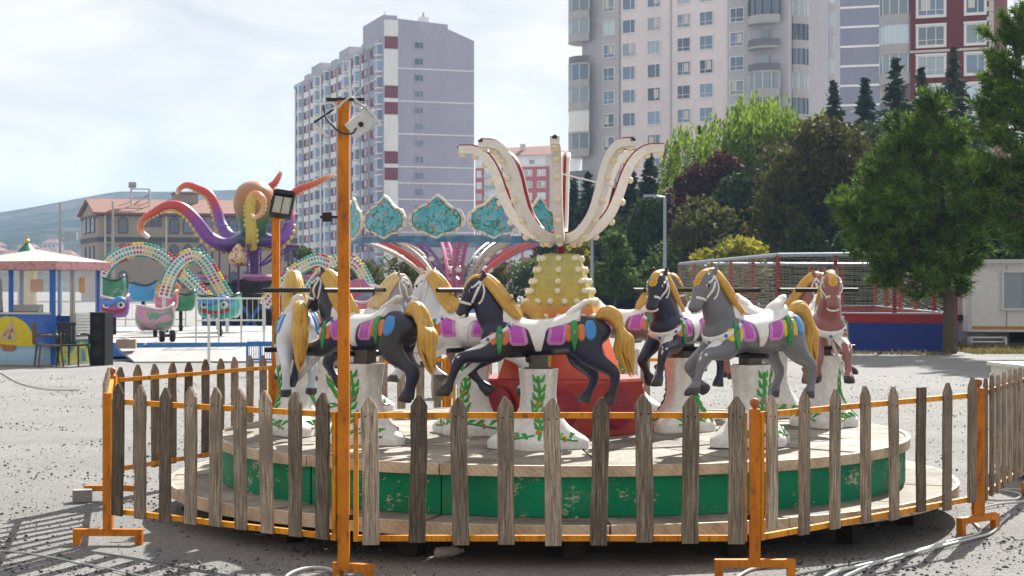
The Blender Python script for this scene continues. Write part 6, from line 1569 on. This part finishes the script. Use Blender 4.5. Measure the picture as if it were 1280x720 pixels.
tub_car(194, 43, 413, .98, .62, PINK, LIPW, R(8), 'pink tub car with green swirls on its stalk above the deck', eyes=False)
tub_car(275, 43.5, 398, 1.08, .58, TEAL, LIPD, R(-8), 'teal fish-faced tub car with blue wave and red mouth', face=True)
tub_car(143, 45, 397, .78, .55, PURP, LIPW, R(10), 'purple and salmon tub car beside the booth', face=True)
tub_car(141, 50, 373, .72, .62, CGRN, LIPD, R(0), 'green tub car raised behind the purple tub car', eyes=False)
tub_car(226, 48.5, 389, .80, .56, CGRN, LIPD, R(20), 'dark green tub car under the small light arch', eyes=False)
tub_car(179, 49, 377, .80, .55, CBLU, LIPD, R(0), 'blue tub car with purple fin behind the pink tub car', eyes=False)
tub_car(208, 47, 388, .62, .50, CRED, LIPW, R(0), 'red tub car with rainbow wing backrest', back=RAIN, eyes=False)
tub_car(448, 42, 405, .80, .62, CRED, LIPW, R(0), 'red and white tub car behind the charcoal horse saddle', eyes=False, back=air_mat('car_mix', [(.3, (.5, .3, .05)), (.5, (.4, .05, .2)), (.7, (.1, .3, .4))], 2))
tub_car(500, 44, 396, .75, .55, CBLU, LIPW, R(10), 'pale blue tub car seen between the white and charcoal horses')
tub_car(470, 48, 378, .7, .5, PINK, LIPW, R(-15), 'pink tub car behind the pale grey horse', eyes=False)
tub_car(540, 47, 392, .75, .55, CRED, LIPW, R(15), 'red tub car behind the white horse head', eyes=False)
tub_car(590, 46, 396, .75, .55, PINK, LIPD, R(-15), 'pink tub car behind the mane of the black horse', eyes=False)
tub_car(418, 46, 392, .62, .5, PURP, LIPW, R(0), 'salmon tub car behind the tall lamp pole', eyes=False)
def tyre_pair():
    d = 38.9; t = thing('wheel_pair', 'pair of small black wheels lying on the white deck', 'wheels', (PXX(209, d), d, .36), R(20))
    for x in (-.12, .12):
        o = MB().tube([(x - .06, 0, .14), (x - .04, 0, .14), (x + .04, 0, .14), (x + .06, 0, .14)], [.11, .14, .14, .11], 18).build('tyre', mat('tyre_black', (.018, .018, .018), .85), t, 40)
        MB().tube([(x - .065, 0, .14), (x + .065, 0, .14)], .07, 12).build('hub_rim', GALV, o, 40)
    MB().tube([(-.12, 0, .14), (.12, 0, .14)], .03, 8).build('axle', RUST, t)
tyre_pair()
def box_prop():
    d = 37.2; t = thing('cardboard_box', 'open cardboard box with rags on the ramp edge', 'box', (PXX(158, d), d, .27), R(8)); m = mat('cardboard', (.36, .26, .17), .85)
    for x, y, sx, sy in ((0, -.15, .42, .02), (0, .15, .42, .02), (-.2, 0, .02, .28), (.2, 0, .02, .28)): MB().box((x, y, .1), (sx, sy, .2)).build('side', m, t)
    MB().ball((0, 0, .15), .15, 10, 6, (1.1, .8, .6)).build('rags', mat('rag', (.5, .48, .46), .9, bump=.8, bscale=14), t, 60)
    MB().box((0, 0, .01), (.4, .28, .016)).build('bottom', m, t)
box_prop()
def drum_prop():
    d = 24.5; t = thing('green_drum', 'green painted drum with red swirls beyond the back fence', 'drum', (PXX(553, d), d, 0)); MB().lathe([(.15, 0), (.16, .03), (.17, .2), (.155, .37), (.16, .42), (.14, .43)], 16).build('shell', air_mat('drum_swirl', [(.4, (.03, .22, .14)), (.52, (.06, .30, .22)), (.6, (.4, .08, .08))], 7), t, 40); MB().lathe([(.165, .40), (.172, .41), (.172, .425), (.16, .43)], 16).build('rim', GALV, t, 40)
drum_prop()
# ---------------------------------------------------------------- octopus ride
def octopus():
    d = 60; t = thing('octopus_ride', 'rainbow octopus ride with curling tentacles above dark machinery', 'ride', (0, 0, 0)); c = W(318, 262, d)
    headm = grad_mat('octo_head', 'Z', ZZ(300, d), ZZ(226, d), [(.1, (.02, .10, .07)), (.35, (.04, .13, .03)), (.55, (.22, .17, .03)), (.8, (.36, .13, .04)), (1, (.34, .17, .09))], .12)
    mb = MB(); q = smooth_path([(c.x, d, ZZ(303, d), .30), (c.x, d, ZZ(292, d), .46), (c.x, d, ZZ(278, d), .58), (c.x, d, ZZ(258, d), .74), (c.x, d, ZZ(240, d), .68), (c.x, d, ZZ(229, d), .40), (c.x, d, ZZ(226, d), .06)], 4)
    mb.tube([p[:3] for p in q], [p[3] for p in q], 22).build('head', headm, t, 60)
    def tent(pts, ds, r0, name, stops):
        P = [tuple(W(px, py, d + dd)) for (px, py), dd in zip(pts, ds)]; q = smooth_path(P, 7); k = len(q)
        mb = MB(); mb.tube(q, [r0 * (1 - .78 * i / (k - 1)) for i in range(k)], 12)
        me_m = MB(); 
        o = mb.build('tentacle', None, t, 60); me = o.data
        # colour along the arm stored per vertex: paint of the moulding
        at = me.attributes.new('along', 'FLOAT', 'POINT'); at.data.foreach_set('value', np.repeat(np.linspace(0, 1, k), 12).astype(np.float32))
        m, n, l, b = new_mat('tentacle_' + name); a = n.new('ShaderNodeAttribute'); a.attribute_name = 'along'; l.new(ramp(n, l, a.outputs['Fac'], stops), b.inputs['Base Color']); b.inputs['Roughness'].default_value = .35; b.inputs['Coat Weight'].default_value = .4
        me.materials.append(m)
        su = MB()                                             # pale suckers on the underside
        for i in range(3, k - 2, 2):
            tg = Vector(q[i + 1]) - Vector(q[i - 1]); tg.normalize(); nn = tg.cross(Vector((0, 1, 0))).normalized(); nn = nn if nn.z < 0 else -nn
            rr = r0 * (1 - .78 * i / (k - 1)); su.ball(Vector(q[i]) + nn * rr * .92 + Vector((0, -.25 * rr, 0)), rr * .42, 8, 5)
        su.build('suckers', mat('sucker_yellow', (.58, .46, .14), .4), o, 60)['kind'] = 'stuff'
    S1 = [(0, (.02, .11, .08)), (.12, (.10, .04, .26)), (.32, (.17, .03, .28)), (.44, (.42, .02, .03)), (.66, (.46, .04, .02)), (.86, (.58, .14, .03)), (1, (.65, .6, .55))]
    S3 = [(0, (.45, .36, .04)), (.38, (.52, .38, .04)), (.5, (.56, .22, .06)), (.85, (.62, .30, .18)), (1, (.68, .6, .5))]
    tent([(308, 298), (285, 307), (262, 298), (245, 276), (228, 260), (210, 257), (192, 266), (178, 276), (177, 289), (186, 297)], [0, -.4, -.6, -.8, -.9, -1, -1, -1, -1, -1], .30, 'near', S1)
    tent([(312, 296), (290, 298), (277, 282), (271, 262), (262, 244), (248, 236), (234, 231), (224, 236), (221, 243)], [.2, .5, .8, 1, 1.1, 1.2, 1.3, 1.3, 1.3], .27, 'far', S1)
    tent([(314, 310), (314, 288), (313, 266), (313, 250), (320, 243), (329, 250), (328, 264), (319, 272), (314, 268)], [-.7, -1, -1.1, -1.2, -1.25, -1.3, -1.35, -1.35, -1.3], .22, 'front', S3)
    tent([(326, 298), (342, 303), (356, 296), (362, 276), (360, 254), (372, 238), (392, 230), (408, 222), (420, 218)], [0, -.3, -.4, 0, .3, .5, .6, .6, .6], .28, 'right', S1)
    tent([(326, 290), (340, 280), (342, 258), (336, 238), (344, 228), (349, 219), (351, 214)], [.4, .8, 1, 1.1, 1.2, 1.3, 1.3], .24, 'back', S1)
    # mast and machinery
    z0 = ZZ(300, d); x = c.x
    MB().tube([(x, d, 0), (x, d, z0)], .16, 12).build('mast', mat('octo_purple', (.10, .04, .20), .5), t, 40)
    fr = MB(); pm = mat('octo_purple', (.10, .04, .20), .5)
    for k in range(8):
        a = k * R(45); fr.bar((x, d, ZZ(307, d)), (x + 1.6 * math.cos(a), d + 1.6 * math.sin(a), ZZ(308, d)), .08); fr.bar((x + 1.5 * math.cos(a), d + 1.5 * math.sin(a), ZZ(308, d)), (x + .3 * math.cos(a), d + .3 * math.sin(a), ZZ(332, d)), .05); fr.bar((x + 1.5 * math.cos(a), d + 1.5 * math.sin(a), ZZ(308, d)), (x + 1.5 * math.cos(a), d + 1.5 * math.sin(a), ZZ(350, d)), .05)
    fr.build('arm_frame', pm, t)
    for k in range(8):
        a = k * R(45) + .2; T = Matrix.Translation((x + 2.15 * math.cos(a), d + 2.15 * math.sin(a), ZZ(352, d)))
        MB().lathe([(.10, 0), (.42, .03), (.55, .16), (.5, .24), (.4, .16)], 14, T).build('gondola', mat('gondola_pink', (.33, .12, .27), .4, coat=.3), t, 50)
        MB().bar((x + .3 * math.cos(a), d + .3 * math.sin(a), ZZ(356, d)), (x + 1.7 * math.cos(a), d + 1.7 * math.sin(a), ZZ(355, d)), .09).build('gondola_arm', RUST, t)
    MB().lathe([(1.5, 0), (1.55, .25), (1.4, .3), (1.3, 1.4), (.9, 1.45), (.8, 1.9), (.5, 1.95)], 18, Matrix.Translation((x, d, 0))).build('machine_base', RUST, t, 40)
    g = MB()
    for k in range(10):
        a = k * R(36); g.box((x + 1.35 * math.cos(a), d + 1.35 * math.sin(a), .75), (.3, .22, 1.1), None, a)
    g.build('drive_boxes', mat('machine_dark', (.02, .025, .035), .6), t)
    for k in range(6):
        a = R(200 + 30 * k); T = Matrix.Translation((x + 1.75 * math.cos(a), d + 1.75 * math.sin(a), .55)) @ Matrix.Rotation(a, 4, 'Z') @ Matrix.Rotation(R(90), 4, 'Y')
        MB().sector(.34, .46, 0, 6.28, -.05, .05, 20, T).build('drive_ring', mat('ring_blue', (.03, .12, .30), .5), t)
    for s in (-1, 1): MB().tube([(x, d - .3, ZZ(285, d)), (x + s * 1.6, d - .4, ZZ(280 if s < 0 else 276, d))], .025, 5).build('stay', mat('stay_blue', (.10, .25, .5), .5), t)
    lg = MB().lathe([(.1, 0), (.32, .1), (.36, .4), (.2, .62), (.05, .8)], 14, Matrix.Translation((W(298, 320, d - 1.2).x, d - 1.2, ZZ(334, d)))).build('lantern', air_mat('lantern_mix', [(.42, (.5, .4, .05)), (.5, (.6, .58, .5)), (.58, (.35, .05, .08))], 6), t, 60)
    MB().tube([(W(298, 0, d - 1.2).x, d - 1.2, 0), (W(298, 0, d - 1.2).x, d - 1.2, ZZ(333, d))], .04, 6).build('lantern_post', pm, t)
octopus()
# ---------------------------------------------------------------- umbrella ride with painted crown panels
def panel_face_mat():
    """painted foliage on sky blue: flowers and leaves, no figures"""
    m, n, l, b = new_mat('panel_flowers'); v, _ = vec_node(n, l); vo = n.new('ShaderNodeTexVoronoi'); vo.inputs['Scale'].default_value = 3.0; l.new(v, vo.inputs['Vector'])
    c = ramp(n, l, noise(n, l, v, 2.2, 4), [(.35, (.05, .30, .36)), (.65, (.14, .44, .50))])
    c = mixc(n, l, ramp(n, l, noise(n, l, v, 4.2, 3, .5, 1.5), [(.53, (0, 0, 0)), (.57, (1, 1, 1))]), c, (.03, .16, .08))
    c = mixc(n, l, ramp(n, l, vo.outputs['Distance'], [(.19, (1, 1, 1)), (.23, (0, 0, 0))]), c, (.52, .16, .12))
    c = mixc(n, l, ramp(n, l, vo.outputs['Distance'], [(.06, (1, 1, 1)), (.08, (0, 0, 0))]), c, (.60, .48, .12))
    c = mixc(n, l, ramp(n, l, noise(n, l, v, 1.4, 3), [(.60, (0, 0, 0)), (.66, (.8, .8, .8))]), c, (.28, .14, .38))
    l.new(c, b.inputs['Base Color']); b.inputs['Roughness'].default_value = .4; return m
def cartouche(w, h, s=1.0):
    """lobed outline of a crown panel"""
    P = []
    for k in range(56):
        a = 2 * math.pi * k / 56; c_, s_ = math.cos(a), math.sin(a)
        x = w / 2 * (abs(c_) ** .80) * (1 if c_ > 0 else -1); y = h / 2 * .72 * (abs(s_) ** .85) * (1 if s_ > 0 else -1)
        if s_ > 0: y += h * .20 * math.exp(-(x / (w * .13)) ** 2) + h * .10 * math.exp(-(x / (w * .26)) ** 2)
        else: y -= h * .11 * math.exp(-(x / (w * .1)) ** 2)
        y += .02 * h * math.cos(9 * a)
        P.append((x * s, y * s - (0 if s == 1 else .0)))
    return P
def umbrella_ride():
    d = 70.0; cx = PXX(568, d); rr = 4.35; t = thing('umbrella_ride', 'ride with painted flower crown panels over fanned coloured arms', 'ride', (cx, d, 0)); zc = ZZ(276, d - 3.5)
    N = 12; w, h = 2.24, 1.55
    R90 = Matrix.Rotation(R(90), 4, 'X')
    fm = MB().prism(cartouche(w, h), -.05, .05, R90).mesh('crown_panel', mat('panel_cream', (.62, .60, .52), .45, dirt=.05)); pm = MB().prism(cartouche(w, h, .84), .051, .062, R90).mesh('painted_face', panel_face_mat()); dk = MB().prism(cartouche(w, h, .875), .0505, .056, R90).mesh('face_line', mat('panel_line', (.03, .07, .06), .5)); bt = MB().ball((0, 0, 0), .045, 6, 4).mesh('gold_stud', mat('stud_gold', (.5, .36, .06), .35))
    cols = [(.42, .10, .22), (.42, .36, .30), (.50, .09, .05), (.24, .13, .32), (.30, .04, .10), (.10, .14, .13), (.45, .12, .24), (.40, .30, .25)]
    ang0 = math.atan2(-1, (PXX(555, d) - cx) / rr)
    for k in range(N):
        a = ang0 + k * 2 * math.pi / N + R(-1.5); x, y = rr * math.cos(a), rr * math.sin(a)
        if y < 1.0:
          o = put('crown_panel', fm, t, (x, y, zc), (R(0), 0, a + R(90))); put('painted_face', pm, o); put('face_line', dk, o)
          ol = cartouche(w, h, .935)
          for i in range(0, 56, 4): put('gold_stud', bt, o, (ol[i][0], -.06, ol[i][1]))
        a2 = a + math.pi / N; c_, s_ = math.cos(a2), math.sin(a2); m = mat('arm_%d' % (k % 8), cols[k % 8], .45, dirt=.1)
        prof = smooth_path([(.7, ZZ(374, d)), (1.25, ZZ(346, d)), (2.0, ZZ(326, d)), (2.95, ZZ(311, d)), (4.2, ZZ(299, d))], 4)
        ar = MB()
        for off in (-.15, .15): ar.tube([(p[0] * c_ - off * s_, p[0] * s_ + off * c_, p[1]) for p in prof], .075, 6)
        for off in (-.07, .07): pass
        for i in range(len(prof) - 1):
            p, q = prof[i], prof[i + 1]; s = .15 if i % 2 else -.15; ar.bar((p[0] * c_ - s * s_, p[0] * s_ + s * c_, p[1]), (q[0] * c_ + s * s_, q[0] * s_ - s * c_, q[1]), .04)
        arm = ar.build('arm', m, t)
        i = 9 if k % 2 else 6; MB().ball((prof[i][0] * c_, prof[i][0] * s_, prof[i][1] - .05), .15, 10, 7).build('lamp_globe', mat('globe_white', (.66, .65, .62), .4), arm, 60)
    MB().sector(rr - .16, rr - .1, 0, 6.282, zc - .86, zc - .6, 48).build('blue_skirt', mat('skirt_blue', (.05, .14, .24), .7, col2=(.20, .32, .40), amt=(.4, .7), scale=2), t)
    MB().lathe([(1.0, 0), (1.0, .5), (.5, .7), (.32, ZZ(350, d)), (.12, ZZ(345, d)), (.06, ZZ(300, d))], 14).build('centre_post', mat('centre_mauve', (.28, .12, .22), .5), t, 40)
    MB().sector(.3, 5.0, 0, 6.282, .02, .3, 40).build('base_deck', DECKW, t)
umbrella_ride()
build_haze()
